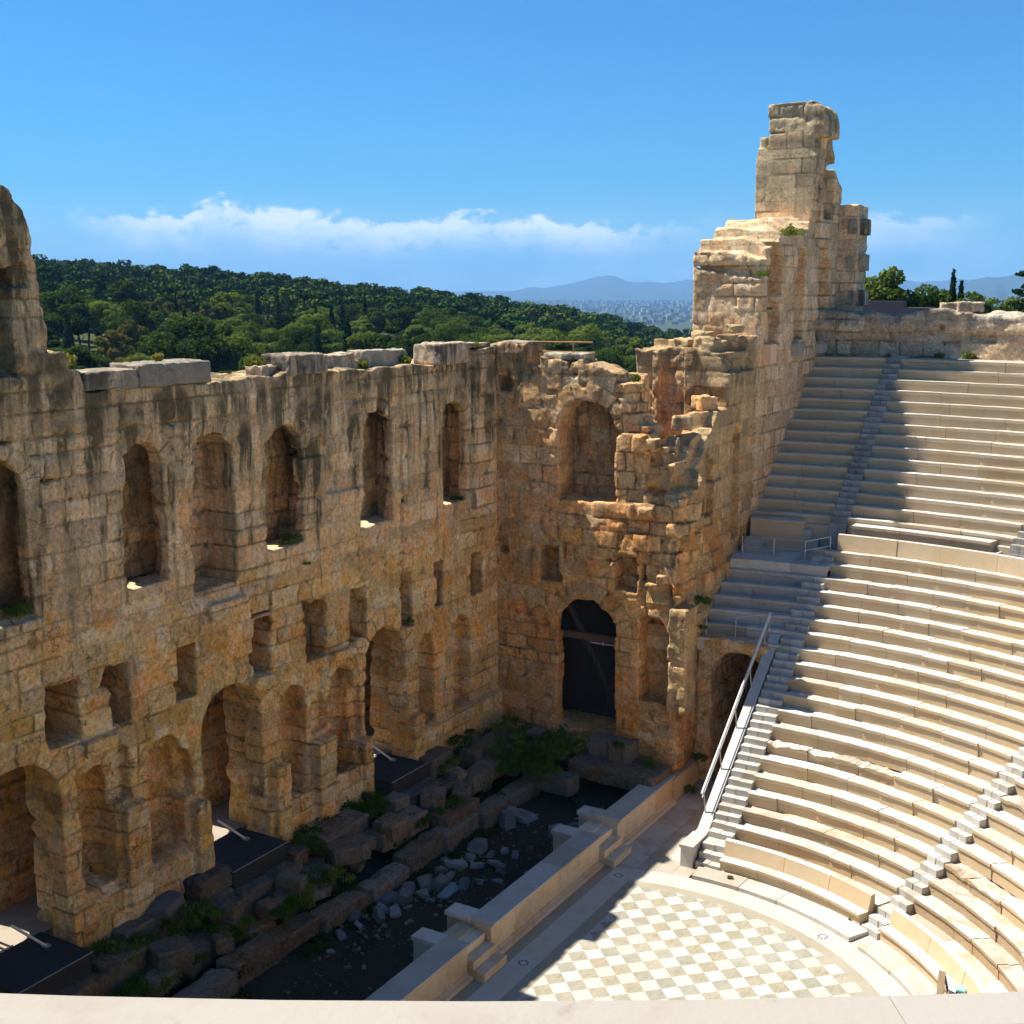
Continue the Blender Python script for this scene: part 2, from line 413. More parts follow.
M_OLDSEAT = marble_mat('weathered_seat_marble', (0.51, 0.455, 0.375), (0.40, 0.28, 0.17), (0.55, 0.50, 0.43), 0.8, 3.0, patina=(0.41, 0.285, 0.145))
M_STEP = marble_mat('step_marble', (0.50, 0.465, 0.405), (0.37, 0.30, 0.205), (0.535, 0.51, 0.455), 0.5)
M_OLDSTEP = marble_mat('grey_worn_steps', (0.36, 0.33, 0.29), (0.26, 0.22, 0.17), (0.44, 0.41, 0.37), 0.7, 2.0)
M_WHITE = marble_mat('white_marble', (0.55, 0.51, 0.45), (0.42, 0.35, 0.26), (0.60, 0.565, 0.51), 0.35)
M_PULP = marble_mat('cream_marble', (0.60, 0.47, 0.31), (0.46, 0.30, 0.155), (0.64, 0.54, 0.40), 0.6)
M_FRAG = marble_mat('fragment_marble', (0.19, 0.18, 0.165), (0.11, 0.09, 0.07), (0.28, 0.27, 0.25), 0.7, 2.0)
M_PAVE = marble_mat('paving_marble', (0.44, 0.38, 0.30), (0.34, 0.27, 0.185), (0.49, 0.44, 0.365), 0.7)
M_PIER = marble_mat('restored_stone', (0.76, 0.47, 0.27), (0.66, 0.38, 0.19), (0.76, 0.51, 0.31), 0.4)
M_NOTCH = marble_mat('grey_stub_stone', (0.40, 0.35, 0.28), (0.30, 0.24, 0.18), (0.46, 0.42, 0.35), 0.6)
M_LEDGE = marble_mat('ledge_marble', (0.38, 0.335, 0.27), (0.30, 0.235, 0.16), (0.40, 0.36, 0.30), 0.55, 0.4)
M_STEEL = plain_mat('grey_steel', (0.42, 0.42, 0.42), 0.4, 0.6)
M_RAILW = plain_mat('pale_metal', (0.62, 0.61, 0.58), 0.45, 0.3)
M_RUST = plain_mat('rusty_metal', (0.36, 0.16, 0.07), 0.8, 0.2, 0.5, 6)
M_DOOR = plain_mat('dark_door', (0.030, 0.022, 0.016), 0.6, 0, 0.4, 4)
M_DECK = plain_mat('dark_decking', (0.040, 0.034, 0.031), 0.95, 0, 0.5, 3)
M_WOOD = plain_mat('old_beam', (0.13, 0.085, 0.045), 0.85, 0, 0.4, 4)
M_STICK = plain_mat('white_pole', (0.75, 0.70, 0.58), 0.5)
M_TRUNK = plain_mat('bark', (0.11, 0.075, 0.05), 0.9, 0, 0.4, 3)
M_PINE = foliage_mat('pine_foliage', (0.011, 0.030, 0.008), (0.036, 0.074, 0.012), (0.150, 0.185, 0.025))
M_OLIVE = foliage_mat('olive_foliage', (0.060, 0.075, 0.014), (0.105, 0.105, 0.020), (0.170, 0.140, 0.026))
M_CYP = foliage_mat('cypress_foliage', (0.012, 0.030, 0.011), (0.020, 0.044, 0.015), (0.034, 0.060, 0.018), 0.2)
M_WEED = foliage_mat('weed_foliage', (0.045, 0.090, 0.014), (0.090, 0.150, 0.020), (0.170, 0.210, 0.035))
M_TUFT = foliage_mat('dry_tuft', (0.10, 0.14, 0.02), (0.18, 0.20, 0.03), (0.30, 0.26, 0.06))
M_MINT = plain_mat('mint_cloth', (0.25, 0.62, 0.46), 0.7)
M_TAN = plain_mat('tan_board', (0.45, 0.33, 0.20), 0.7)
M_BLACK = plain_mat('dark_fabric', (0.05, 0.05, 0.06), 0.8)

# ------------------------------------------------------------------ camera, sun, sky
cam = bpy.data.cameras.new('camera'); camo = bpy.data.objects.new('camera', cam); COL.objects.link(camo)
camo.location = (29.6, -30.6, 22.0)
PITCH, YAW = math.atan(224 / 1250), math.atan(758 / 1270)
camo.rotation_euler = (math.pi / 2 - PITCH, 0, YAW)
cam.sensor_width = 36; cam.lens = 1250 / 1024 * 36; cam.clip_end = 60000; cam.clip_start = 0.1
sc.camera = camo
TO_SUN = Vector((-0.60, -0.06, 1.0)).normalized()
sun = bpy.data.lights.new('sun', 'SUN'); sun.energy = 5.0; sun.angle = R(0.5); sun.color = (1.0, 0.96, 0.89)
suno = bpy.data.objects.new('sun', sun); COL.objects.link(suno)
suno.rotation_euler = TO_SUN.to_track_quat('Z', 'Y').to_euler(); suno.location = (0, 0, 60)
w = bpy.data.worlds.new('World'); sc.world = w; w.use_nodes = True
nt = w.node_tree; nt.nodes.clear(); g = G(nt)
sky = g.n('ShaderNodeTexSky', sky_type='NISHITA', sun_disc=False)
sky.sun_elevation = math.asin(TO_SUN.z); sky.sun_rotation = math.atan2(TO_SUN.x, TO_SUN.y)
sky.altitude = 100; sky.air_density = 1.0; sky.dust_density = 0.3; sky.ozone_density = 4.0
# low bank of cumulus near the horizon, a function of the direction in the sky
dv = g.n('ShaderNodeTexCoord').outputs['Generated']
sp = g.n('ShaderNodeSeparateXYZ'); nt.links.new(dv, sp.inputs[0])
az = g.math('ARCTAN2', g.math('MULTIPLY', sp.outputs[0], -1), sp.outputs[1]); el = g.math('ARCSINE', sp.outputs[2])
def dirnoise(ka, ke, detail, rough, dist=0.0, shift=0.0):
    v = g.n('ShaderNodeCombineXYZ'); nt.links.new(g.math('MULTIPLY_ADD', az, ka, shift), v.inputs[0]); nt.links.new(g.math('MULTIPLY', el, ke), v.inputs[1])
    return g.noise(v.outputs[0], 1.0, detail, rough, dist)
top = g.math('MULTIPLY_ADD', dirnoise(7.0, 0.0, 4, 0.55, 0, 3.3), 0.078, 0.018)   # uneven upper rim of the bank
puff = dirnoise(44.0, 80.0, 7, 0.62, 0.3)
rim = g.math('SUBTRACT', g.math('ADD', top, g.math('MULTIPLY', g.math('SUBTRACT', puff, 0.5), 0.040)), el)
body = g.math('MULTIPLY', g.step(rim, 0.0, 0.009), g.step(rim, 0.040, 0.004, 0.06, 1.0))
body = g.math('MULTIPLY', body, g.step(g.math('ADD', puff, g.math('MULTIPLY', dirnoise(12.0, 20.0, 4, 0.55, 0, 9.1), 0.8)), 0.66, 0.96))
span = g.math('MULTIPLY', g.step(az, 0.90, 0.80), g.step(az, 0.36, 0.50))
span2 = g.math('MULTIPLY', g.math('MULTIPLY', g.step(az, 0.30, 0.27), g.step(az, 0.17, 0.23)), 0.55)
cl = g.math('MULTIPLY', body, g.math('ADD', span, span2))
low = g.step(el, 0.085, 0.0)
veil = g.math('MULTIPLY', g.step(dirnoise(5.0, 14.0, 5, 0.6, 0, 1.7), 0.30, 0.70), g.math('MULTIPLY', low, 0.5))
skycol = g.mix(1.0, sky.outputs[0], (0.29, 0.78, 1.16), 'MULTIPLY')
cc = g.mix(g.math('ADD', g.math('MULTIPLY', cl, 0.95), veil, clamp=True), skycol, (9.6, 10.2, 10.8))
bg = g.n('ShaderNodeBackground'); nt.links.new(cc, bg.inputs[0]); bg.inputs[1].default_value = 0.060
wo = g.n('ShaderNodeOutputWorld'); nt.links.new(bg.outputs[0], wo.inputs[0])
sc.view_settings.view_transform = 'Standard'; sc.view_settings.look = 'None'; sc.view_settings.exposure = 1.0; sc.view_settings.gamma = 1
sc.cycles.max_bounces = 6; sc.cycles.diffuse_bounces = 4; sc.cycles.glossy_bounces = 1; sc.cycles.caustics_reflective = False; sc.cycles.caustics_refractive = False
sc.cycles.use_adaptive_sampling = True; sc.cycles.adaptive_threshold = 0.03; sc.cycles.transparent_max_bounces = 4
sc.cycles.use_denoising = True
sc.cycles.sample_clamp_indirect = 6
sc.render.use_persistent_data = False

# ------------------------------------------------------------------ the stage wall (scaenae): face at x=0, runs along y
def piecewise(u, pts):
    p = np.array(pts); return np.interp(u, p[:, 0], p[:, 1])
S_TOP = [(-20, 25.3), (-10.6, 25.3), (-9.4, 25.0), (-8.6, 25.0), (-8.0, 24.85), (-7.6, 24.6), (-7.2, 24.1), (-6.92, 23.3), (-6.82, 22.2), (-6.74, 22.15), (-6.70, 21.2), (-6.64, 21.15),
         (-6.60, 20.3), (-5.95, 20.2), (-5.9, 19.75), (-5.45, 19.7), (-5.40, 19.05), (-0.36, 19.0), (-0.30, 18.95), (0.3, 18.95), (0.34, 19.0), (2.8, 18.95), (5.6, 19.0), (9, 18.95), (15.1, 18.9), (15.14, 19.45), (19, 19.55)]
DOORS = [(-8.62, 1.38, 2.4, 8.4), (0.08, 1.45, 2.4, 8.45), (9.0, 1.35, 2.4, 8.4)]
NICHES = [(-5.88, 0.66, 3.6, 7.5, 0.95), (-3.1, 0.78, 3.45, 7.6, 0.8), (3.22, 0.72, 3.4, 7.6, 0.85), (6.1, 0.74, 3.35, 7.5, 0.95), (11.82, 0.64, 3.4, 7.5, 0.8), (14.65, 0.74, 3.4, 7.65, 0.75), (-11.8, 0.7, 3.5, 7.5, 0.9)]
WINDOWS = [(-8.72, 1.0, 12.78, 17.3, 9), (-3.33, 0.86, 12.72, 17.3, 9), (-0.3, 0.98, 12.1, 17.3, 1.05), (3.24, 1.02, 12.78, 17.25, 9), (8.76, 1.0, 12.75, 17.25, 9), (14.23, 1.0, 12.78, 17.2, 9), (-12.2, 1.0, 12.78, 17.25, 9)]
HIGH = [(-9.2, 1.45, 19.6, 23.45, 0.85)]
SLOTS = [(-6.95, 0.55, 8.66, 10.45, 0.85), (-4.72, 0.33, 8.66, 10.4, 0.9), (-1.95, 0.42, 8.66, 10.4, 0.7), (1.75, 0.36, 8.6, 10.35, 0.8), (4.72, 0.55, 8.3, 10.4, 0.95), (7.3, 0.46, 8.5, 10.35, 0.8), (10.58, 0.34, 8.2, 10.3, 0.8), (12.95, 0.28, 8.5, 10.35, 0.8), (16.0, 0.45, 8.45, 10.25, 0.8), (-10.4, 0.45, 8.6, 10.4, 0.8)]
THICK = 2.2
def stage_field(X, Y, Z):
    d = -X
    wob = 0.05 * vnoise(X * 0, Y, Z, 0.9, 12.0); wob2 = 0.05 * vnoise(X * 0, Y, Z, 1.1, 55.0)
    front = np.where(Z < 3.35, -0.22, np.where(Z < 8.1, 0.0, np.where(Z > 11.7, 0.06, 0.02)))
    top = piecewise(Y, S_TOP) + 0.07 * vnoise(Y * 0, Y, Y * 0, 2.0, 4.0) + 0.05 * vnoise(X, Y, Y * 0, 1.2, 8.0)
    S = np.maximum(np.maximum(front - d, d - THICK), Z - top)
    for b in [(0, 0.55, 4.05, 5.1, 1.8, 5.15), (0, 0.5, 1.75, 2.45, 1.8, 4.9), (0, 0.35, -5.1, -4.2, 1.8, 5.9), (0, 0.42, 10.4, 11.1, 1.8, 4.2), (0, 0.42, 7.0, 7.55, 1.8, 4.4), (0, 0.4, -2.15, -1.5, 1.8, 5.0),
              (0, 0.28, -1.0, 0.9, 11.0, 11.55), (0, 0.2, -9.9, -7.4, 12.2, 12.7), (0, 0.16, 10.2, 10.9, 8.0, 19.0), (0, 0.14, 15.6, 17.4, 11.2, 19.4), (0, 0.3, 1.0, 2.2, 7.9, 8.5), (0, 0.26, -6.4, -5.2, 8.0, 8.5), (0, 0.26, 5.3, 7.2, 7.9, 8.25)]:
        S = np.minimum(S, box3(X, Y, Z, (b[0] - 0.3, b[1], *b[2:])))
    Yw, Zw = Y + wob, Z + wob2 * 0.6
    S = np.minimum(S, box3(X, Y, Z, (-2.0, -1.3, -1.6, 1.0, 11.6, 18.0)))
    for (c, hw, z0, zt) in DOORS: S = np.maximum(S, -arch2d(Yw * 0.6 + Y * 0.4, Zw, c, hw, z0 - 0.25, zt)); S = np.maximum(S, -np.maximum(np.maximum(np.abs(Y - c) - hw - 0.42, np.maximum(z0 - 0.25 - Z, Z - zt - 0.2)), 0.85 + 0.1 * vnoise(Y * 0, Y, Z, 1.0, 44.0) - d))
    for (c, hw, z0, zt, dep) in NICHES:                      # niches with gently hollowed backs
        S = np.maximum(S, -np.maximum(arch2d(Yw, Zw, c, hw, z0, zt), d - dep - 0.4 + 0.45 * np.clip(np.abs(Y - c) / hw, 0, 1.2) ** 3))
    for (c, hw, z0, zt, dep) in WINDOWS + HIGH:
        S = np.maximum(S, -np.maximum(arch2d(Yw, Zw, c, hw, z0, zt), d - dep - 0.5))
        if dep > 5:                                          # splayed open behind the face on the far side
            S = np.maximum(S, -np.maximum(np.maximum(np.abs(Y - c - 0.3) - hw - 0.3, np.maximum(z0 - Z, Z - zt - 0.1)), 0.55 - d))
    for (c, hw, z0, zt, dep) in SLOTS:
        S = np.maximum(S, -np.maximum(arch2d(Yw * 1.0, Zw, c, hw * 1.12, z0 - 0.1, zt + 0.05, True), d - dep - 1.05))
    # broken corners beside the lower arches
    for (c, hw, z0, zt, dep) in [(-2.35, 0.45, 5.2, 6.9, 0.5), (-4.95, 0.4, 6.0, 7.9, 0.45), (4.65, 0.5, 5.3, 6.9, 0.4), (7.0, 0.3, 4.2, 6.6, 0.35)]:
        S = np.maximum(S, -np.maximum(arch2d(Yw, Zw, c, hw, z0, zt), d - dep))
    return S
E1 = course_table(-1, 27, 3)
ARC1 = [(c, hw, zt, 0.75) for (c, hw, z0, zt) in DOORS] + [(c, hw, zt, 0.5) for (c, hw, z0, zt, d) in WINDOWS] + [(c, hw, zt, 0.35) for (c, hw, z0, zt, d) in NICHES] + [(-9.2, 1.45, 23.45, 0.6)]
stage = masonry_mesh('stage_wall', (-2.5, 0.85, -13.5, 18.2, -0.4, 25.9), 0.078, stage_field,
                     lambda x, y, z: blocks(y, z, E1, 5, arches=ARC1), lambda x, y, z: np.where(z < 8.6, 0.65, 0.85),
                     weather=lambda x, y, z: np.clip((z - 17.4) / 2.0, 0, 1) * (z < 20.2) * 0.55)
so = obj('stage_wall', stage, M_STAGE)
tag(so, 'long three-storey ochre stone wall with rows of arched openings along the stage', 'ruined wall')
M_BACK = masonry_mat('shade_brown_infill', (0.46, 0.245, 0.075), (0.48, 0.270, 0.115), (0.46, 0.330, 0.150), (0.20, 0.15, 0.085), 0.6, 12.0, 18.0, 0.15)  # brown masonry, coloured deeper to stand in for shade inside the recesses
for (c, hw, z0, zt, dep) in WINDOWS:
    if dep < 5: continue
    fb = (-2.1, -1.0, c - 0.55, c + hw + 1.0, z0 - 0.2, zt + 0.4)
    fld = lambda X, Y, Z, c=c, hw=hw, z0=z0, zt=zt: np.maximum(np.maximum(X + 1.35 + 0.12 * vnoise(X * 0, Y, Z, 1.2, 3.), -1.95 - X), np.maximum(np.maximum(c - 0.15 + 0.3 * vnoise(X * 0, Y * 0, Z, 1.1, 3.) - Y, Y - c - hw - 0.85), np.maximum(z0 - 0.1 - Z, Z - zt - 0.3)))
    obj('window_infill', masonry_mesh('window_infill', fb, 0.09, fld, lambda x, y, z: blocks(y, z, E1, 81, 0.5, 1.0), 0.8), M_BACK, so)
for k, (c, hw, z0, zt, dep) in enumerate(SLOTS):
    o = obj('slot_back', rock_mesh('slot_back', (0.2, 2.24 * hw + 0.3, zt - z0 + 0.45), 420 + k, 0.05, 0, 22, 0.02), M_BACK, so); o.location = (-dep - 1.1, c, z0 - 0.2)  # slot backs in the brown that carries painted shade
def capstone(size, loc, seed, rz=0.0, parent=None, mat=None, name='coping_stone', rough=0.05, cuts=0):
    o = obj(name, rock_mesh(name, size, seed, rough * 0.75, cuts, max(size) / 0.06, 0.03, (0.78, 0.97)), mat or M_CAPSTONE, parent)
    o.location = loc; o.rotation_euler.z = rz
    return o
for i, (x, y0, y1, dx, z0, hh) in enumerate([(-0.66, -5.42, -3.5, 1.45, 19.0, 0.55), (-0.62, -3.46, -0.38, 1.5, 18.97, 0.72), (-0.6, 3.55, 5.62, 1.35, 18.95, 0.7), (-1.1, 6.5, 8.3, 0.75, 18.9, 0.62), (-1.05, 8.75, 11.7, 0.8, 18.9, 0.66), (-0.95, 8.1, 8.9, 0.5, 18.9, 0.3), (-0.55, 12.95, 15.12, 1.5, 18.85, 0.85), (-0.7, 15.2, 17.3, 1.2, 19.42, 0.22)]):
    capstone((dx, y1 - y0, hh), (x, (y0 + y1) / 2, z0), 100 + i, 0.02 * (i % 3 - 1), so, rough=0.07, cuts=1)
capstone((0.9, 1.0, 0.45), (-0.75, 3.0, 18.9), 131, 0.2, so, rough=0.12, cuts=3)

# the corridor wall behind it; top height and doorways shaped to let in the sun patches
def corr_field(X, Y, Z):
    top = 17.45 + 0.2 * vnoise(Y * 0, Y, Y * 0, 0.5, 3) - 6 * np.clip(np.abs(Y + 0.3) - 30, 0, 1)
    S = np.maximum(np.maximum(X + 3.6, -4.4 - X), Z - top)
    for (c, hw, z0, zt) in DOORS: S = np.maximum(S, -arch2d(Y, Z, c - 0.2, hw * 0.8, z0 - 0.4, zt - 0.9))
    return S
co = obj('corridor_wall', masonry_mesh('corridor_wall', (-4.7, -3.3, -14, 20, 0, 18.1), 0.14, corr_field, lambda x, y, z: blocks(y, z, E1, 8), 0.8), M_STAGE)
tag(co, 'inner ochre wall seen through the arched windows of the stage wall', 'ruined wall')
fl = MB().box(-4.4, -1.26, -14, 18, 2.0, 2.33).build('corridor_floor', M_PAVE); tag(fl, kind='structure')

# ------------------------------------------------------------------ return wall at the west end of the stage (face at y=17.7)
R_TOP = [(-1, 19.6), (1.58, 19.5), (1.62, 18.7), (2.15, 18.6), (2.2, 18.95), (4.35, 18.95), (4.4, 18.75), (5.3, 18.7), (5.8, 18.45), (6.4, 18.05), (6.9, 18.0), (6.95, 16.5), (7.5, 16.4), (7.55, 15.85), (8.2, 15.8), (8.25, 15.0), (8.75, 14.9), (8.8, 13.9), (9.1, 13.7), (9.15, 12.7), (12, 12.5)]
R_OPEN = [(4.52, 1.36, 12.85, 17.2, 1.7, 0), (2.72, 0.53, 8.95, 10.55, 1.0, 1), (6.5, 0.55, 8.9, 10.55, 1.0, 1), (7.92, 0.7, 4.05, 7.95, 1.1, 0), (0.4, 0.32, 17.45, 18.0, 0.9, 1), (0.25, 0.2, 10.0, 10.6, 0.5, 1)]
def side_field(X, Y, Z):
    wx = 0.06 * vnoise(X, X * 0, Z, 0.9, 22.0); wz = 0.06 * vnoise(X, X * 0, Z, 1.1, 65.0)
    top = piecewise(X, R_TOP) + 0.09 * vnoise(X, Y, X * 0, 1.7, 4.0)
    east = np.maximum(np.maximum(17.7 - Y, Y - 19.1), np.maximum(Z - top, X - 9.55))
    topn = 19.35 + 0.25 * vnoise(X, Y, Y * 0, 0.7, 2.0) + 0.25 * (Y > 23.5)
    nx = 9.55 - 0.45 * np.clip((Y - 19.4) / 0.5, 0, 1) - 0.15 * (Z > 9.5)
    mass = np.maximum(np.maximum(4.2 - X, X - 8.9), np.maximum(np.maximum(23.4 - 0.25 * (np.abs(X - 7.0) < 0.25) - 0.25 * (np.abs(X - 5.3) < 0.2) - Y, Y - 26.9), Z - 19.15 - 0.3 * (Y > 25.4) - 0.15 * vnoise(X, Y, X * 0, 1.3, 6.0)))
    topn = topn - 2.9 * np.clip((23.4 - Y) / 0.2, 0, 1) - 0.7 * (Y < 21.3)
    north = np.maximum(np.maximum(7.5 - X, X - nx), np.maximum(np.maximum(17.7 - Y, Y - 26.9), Z - topn))
    S = np.minimum(np.minimum(east, north), mass)
    S = np.minimum(S, box3(X, Y, Z, (2.6, 6.5, 18.9, 19.9, 12.0, 18.3)))
    S = np.minimum(S, box3(X, Y, Z, (2.0, 7.1, 18.9, 20.3, -0.3, 9.6)))
    jag = 0.5 * np.round(2.0 * vnoise(X * 0, Y, Z, 1.1, 71.0)) * 0.5 + 0.35 * vnoise(X, Y, Z, 0.8, 14.0)
    zc = 12.6 + 4.7 * np.clip((Y - 19.3) / 4.0, 0, 1)
    zq = np.floor((Z - zc) / 0.9) * 0.9
    S = np.maximum(S, np.where(Y < 26.4, (X - (9.1 - 0.56 * np.maximum(zq, 0) + 0.3 * jag)) * 0.8, -1))
    # ruined north part: stepped set-backs towards the top
    for (x0, z0, z1, dep) in [(7.7, 14.6, 15.6, 0.35), (7.9, 13.5, 14.4, 0.25), (9.0, 11.3, 12.3, 0.45), (8.9, 9.0, 11.3, 0.22), (9.1, 10.4, 11.2, 0.5)]:
        S = np.maximum(S, -np.maximum(np.maximum(x0 + 0.25 * vnoise(X * 0, X * 0, Z, 2.0, 5.0) - X, Y - 17.7 - dep), np.maximum(z0 - Z, Z - z1)))
    for (y1, z0, z1, w_) in [(19.6, 17.6, 30, 0.5), (19.0, 15.0, 17.6, 0.35), (20.6, 18.4, 30, 0.55), (18.9, 11.0, 13.0, 0.3)]:
        S = np.maximum(S, -np.maximum(np.maximum(nx - w_ - X, Y - y1), np.maximum(z0 - Z, Z - z1)))
    # blocks that stick out of the broken face
    for b in [(7.0, 8.0, 17.4, 18.2, 15.2, 15.75), (8.3, 8.9, 17.45, 18.4, 14.2, 14.8), (8.45, 9.2, 17.4, 18.4, 12.6, 13.3), (7.2, 8.0, 17.45, 18.0, 12.2, 12.7), (6.6, 7.5, 17.5, 18.0, 9.7, 10.2), (7.4, 8.5, 17.45, 18.0, 9.1, 9.9), (8.75, 9.6, 17.4, 18.6, 3.9, 8.5)]:
        S = np.minimum(S, box3(X, Y, Z, b))
    Xw, Zw = X + wx, Z + wz
    for (c, hw, z0, zt, dep, sq) in R_OPEN:
        S = np.maximum(S, -np.maximum(arch2d(Xw, Zw, c, hw, z0, zt, bool(sq)), Y - 17.7 - dep))
    S = np.maximum(S, -arch2d(Xw * 0.5 + X * 0.5, Zw, 4.66, 1.48, 2.2, 8.35))
    S = np.maximum(S, -np.maximum(np.maximum(np.abs(X - 4.2) - 1.95, np.maximum(2.2 - Z, Z - 8.6)), np.maximum(18.3 - Y, Y - 21)))
    S = np.maximum(S, -np.maximum(arch2d(Y, Z, 24.6, 0.42, 10.4, 15.6), nx - 0.75 - X))
    S = np.maximum(S, -np.maximum(arch2d(Y, Z, 21.4, 0.35, 12.0, 14.6), nx - 0.45 - X))
    return S
E2 = course_table(-1, 32, 9)
ARC2 = [(4.66, 1.48, 8.35, 0.8), (4.52, 1.36, 17.2, 0.75), (7.92, 0.7, 7.95, 0.3)]
def pat_corner(x, y, z):
    e = (y < 18.2) | (y < 18.9) & (x < 8.6)
    return blocks(np.where(e, x, y + 3.3), z, E2, 15, 0.7, 1.5, arches=ARC2 if e.all() else ())
def pat_side(x, y, z):
    w_ = np.where((x > 6.2) & (z > 8.6), 0.62, 1.0)
    a = blocks(x / w_, z, E2, 15, 0.8, 1.8, arches=ARC2); b = blocks(y, z, E2, 16, 0.8, 1.9)
    az_ = blocks(x / w_, z, E2, 15, 0.8, 1.8); n_ = (x > 6.0) & (z > 8.6) & ((z < 12.5) | (x > 6.6)); a = (np.where(n_, az_[0], a[0]), np.where(n_, az_[1] * w_, a[1]))
    e = (y < 18.6) & (x < 9.3)
    return np.where(e, a[0], b[0]), np.where(e, a[1], b[1])
def rubble_weather(x, y, z):
    return np.clip((x - 6.8) / 1.5, 0, 1) * np.clip((z - 8) / 4, 0, 1) * 0.75 + np.clip((z - 18) / 1.2, 0, 1) * 0.5 + ((x > 8.6) & (z > 3.5) & (z < 9)) * 0.85
sw = obj('side_wall', masonry_mesh('side_wall', (-0.3, 10.0, 17.2, 27.1, -0.4, 20.3), 0.07, side_field, pat_side, 0.85, broken=lambda x, y, z: np.clip((x - 6.2) / 0.5, 0, 1) * np.clip((z - 8.6) / 0.4, 0, 1) * np.clip((23.3 - y) / 0.3, 0, 1) * np.where(y < 18.8, 1, 0.45), weather=rubble_weather), M_SIDE)
tag(sw, 'orange stone wall closing the stage end, with an arched window over a dark doorway', 'ruined wall')
wb = obj('window_infill', masonry_mesh('window_infill', (2.6, 6.5, 18.9, 19.8, 12.3, 18.1), 0.09, lambda X, Y, Z: np.maximum(np.maximum(18.98 + 0.25 * np.abs(X - 4.5) / 1.4 * 0 + 0.1 * vnoise(X, Y * 0, Z, 1.2, 3.) - Y, Y - 19.6), np.maximum(np.abs(X - 4.52) - 1.7, np.maximum(12.5 - Z, Z - 17.8))), lambda x, y, z: blocks(x, z, E1, 83, 0.7, 1.3), 0.7), M_BACK, sw)  # window back in the deeper brown, shade put into its colour
# the door: beam, leaves
MB().box(2.4, 6.25, 18.45, 18.7, 6.2, 6.5).build('lintel_beam', M_WOOD, sw)
dl = MB()
for i in range(12): dl.box(2.35 + i * 0.325, 2.35 + i * 0.325 + 0.318, 19.75, 19.8 + 0.012 * (i % 2), 2.2, 6.12)
dl.box(2.2, 6.3, 19.8, 19.84, 2.2, 8.7)
do = dl.build('door', M_DOOR, sw)
MB().box(4.5, 6.0, 18.38, 18.41, 6.12, 6.17).box(5.15, 5.19, 18.36, 18.40, 6.08, 6.26).build('door_bracket', M_RAILW, sw)
MB().tube((5.3, 19.7, 3.9), (5.3, 19.7, 4.4), 0.022).build('handle', M_STEEL, do)
for i, (x0, x1, z, hh) in enumerate([(2.25, 4.3, 18.92, 0.28), (0.1, 1.5, 19.5, 0.16)]):
    capstone((x1 - x0, 1.1, hh), ((x0 + x1) / 2, 18.4, z), 140 + i, 0, sw)
for i, (x, y, z, s) in enumerate([(7.4, 24.3, 19.1, 0.95), (7.9, 25.4, 19.3, 0.8), (8.1, 26.0, 19.9, 0.55), (6.6, 25.9, 19.3, 0.9), (7.9, 20.4, 15.9, 0.8), (8.1, 22.4, 16.6, 0.9), (6.3, 24.2, 19.2, 0.7)]):
    capstone((s * 1.2, s, s * 0.7), (x, y, z), 150 + i, 0.5 * i, sw, M_SIDE, 'loose_stone', rough=0.11, cuts=3)

# ------------------------------------------------------------------ ruined tower further along the same wall
T_TOP = [(26.0, 23.75), (27.25, 23.8), (27.3, 24.35), (28.9, 24.45), (28.95, 24.9), (30.5, 25.0), (30.55, 25.3), (33.9, 25.5), (33.95, 30.05), (36.6, 30.0), (36.7, 29.3), (37.3, 29.2), (37.4, 28.3), (38.0, 27.6), (39, 27.2)]
def tower_field(X, Y, Z):
    n1 = vnoise(X, Y, X * 0, 0.9, 7.0)
    top = piecewise(Y, T_TOP) + 0.16 * n1 * (Y < 34) - 0.35 * np.clip(X - 7.9, 0, 1) * (Y < 33.5)
    S = np.maximum(np.maximum(5.65 + 0.3 * (Y > 33.9) - X, X - 9.12), np.maximum(np.maximum(26.6 - Y, Y - 38.7), Z - top))
    # leaning lip stones on the lower block
    S = np.maximum(S, -np.maximum(np.maximum(26.0 - Y, Y - 27.0), np.abs(Z - 23.0 + 0.13 * (X - 6)) - 0.07 - 0.12 * np.abs(vnoise(X, Y, X * 0, 0.9, 2.0))))
    # cap: broken spring of a vault, curling over to the north
    cap = np.maximum(np.maximum(6.3 - X, np.hypot(np.maximum(X - 8.6, 0), np.maximum(Z - 30.3, 0) * 1.0) - 1.05), np.maximum(np.maximum(34.0 - Y, Y - 36.0), 29.6 - Z))
    S = np.minimum(S, cap)
    S = np.maximum(S, -box3(X, Y, Z, (5.5, 6.45, 33, 40, 29.15, 31.8)))
    S = np.minimum(S, box3(X, Y, Z, (6.0, 6.5, 34.1, 36.5, 28.6, 29.75)))
    # tall grooves on the north face
    for (c, hw, z0, zt, dep) in [(28.55, 0.95, 19.3, 24.2, 0.75), (32.4, 0.75, 19.4, 24.0, 0.65), (36.3, 0.95, 19.2, 24.1, 0.8), (36.6, 0.8, 25.6, 28.9, 0.6), (35.0, 0.3, 24.2, 27.5, 0.3)]:
        S = np.maximum(S, -np.maximum(arch2d(Y + 0.12 * vnoise(Y * 0, Y, Z, 1.3, 1.0), Z, c, hw, z0, zt), 9.12 - dep - X))
    return S
def pat_tower(x, y, z):
    a = blocks(x, z, E2, 33, 0.8, 1.6); b = blocks(y, z, E2, 34, 0.8, 1.6)
    e = ((y < 27.4) | ((y > 33.8) & (y < 34.4))) & (x < 8.95)
    return np.where(e, a[0], b[0]), np.where(e, a[1], b[1])
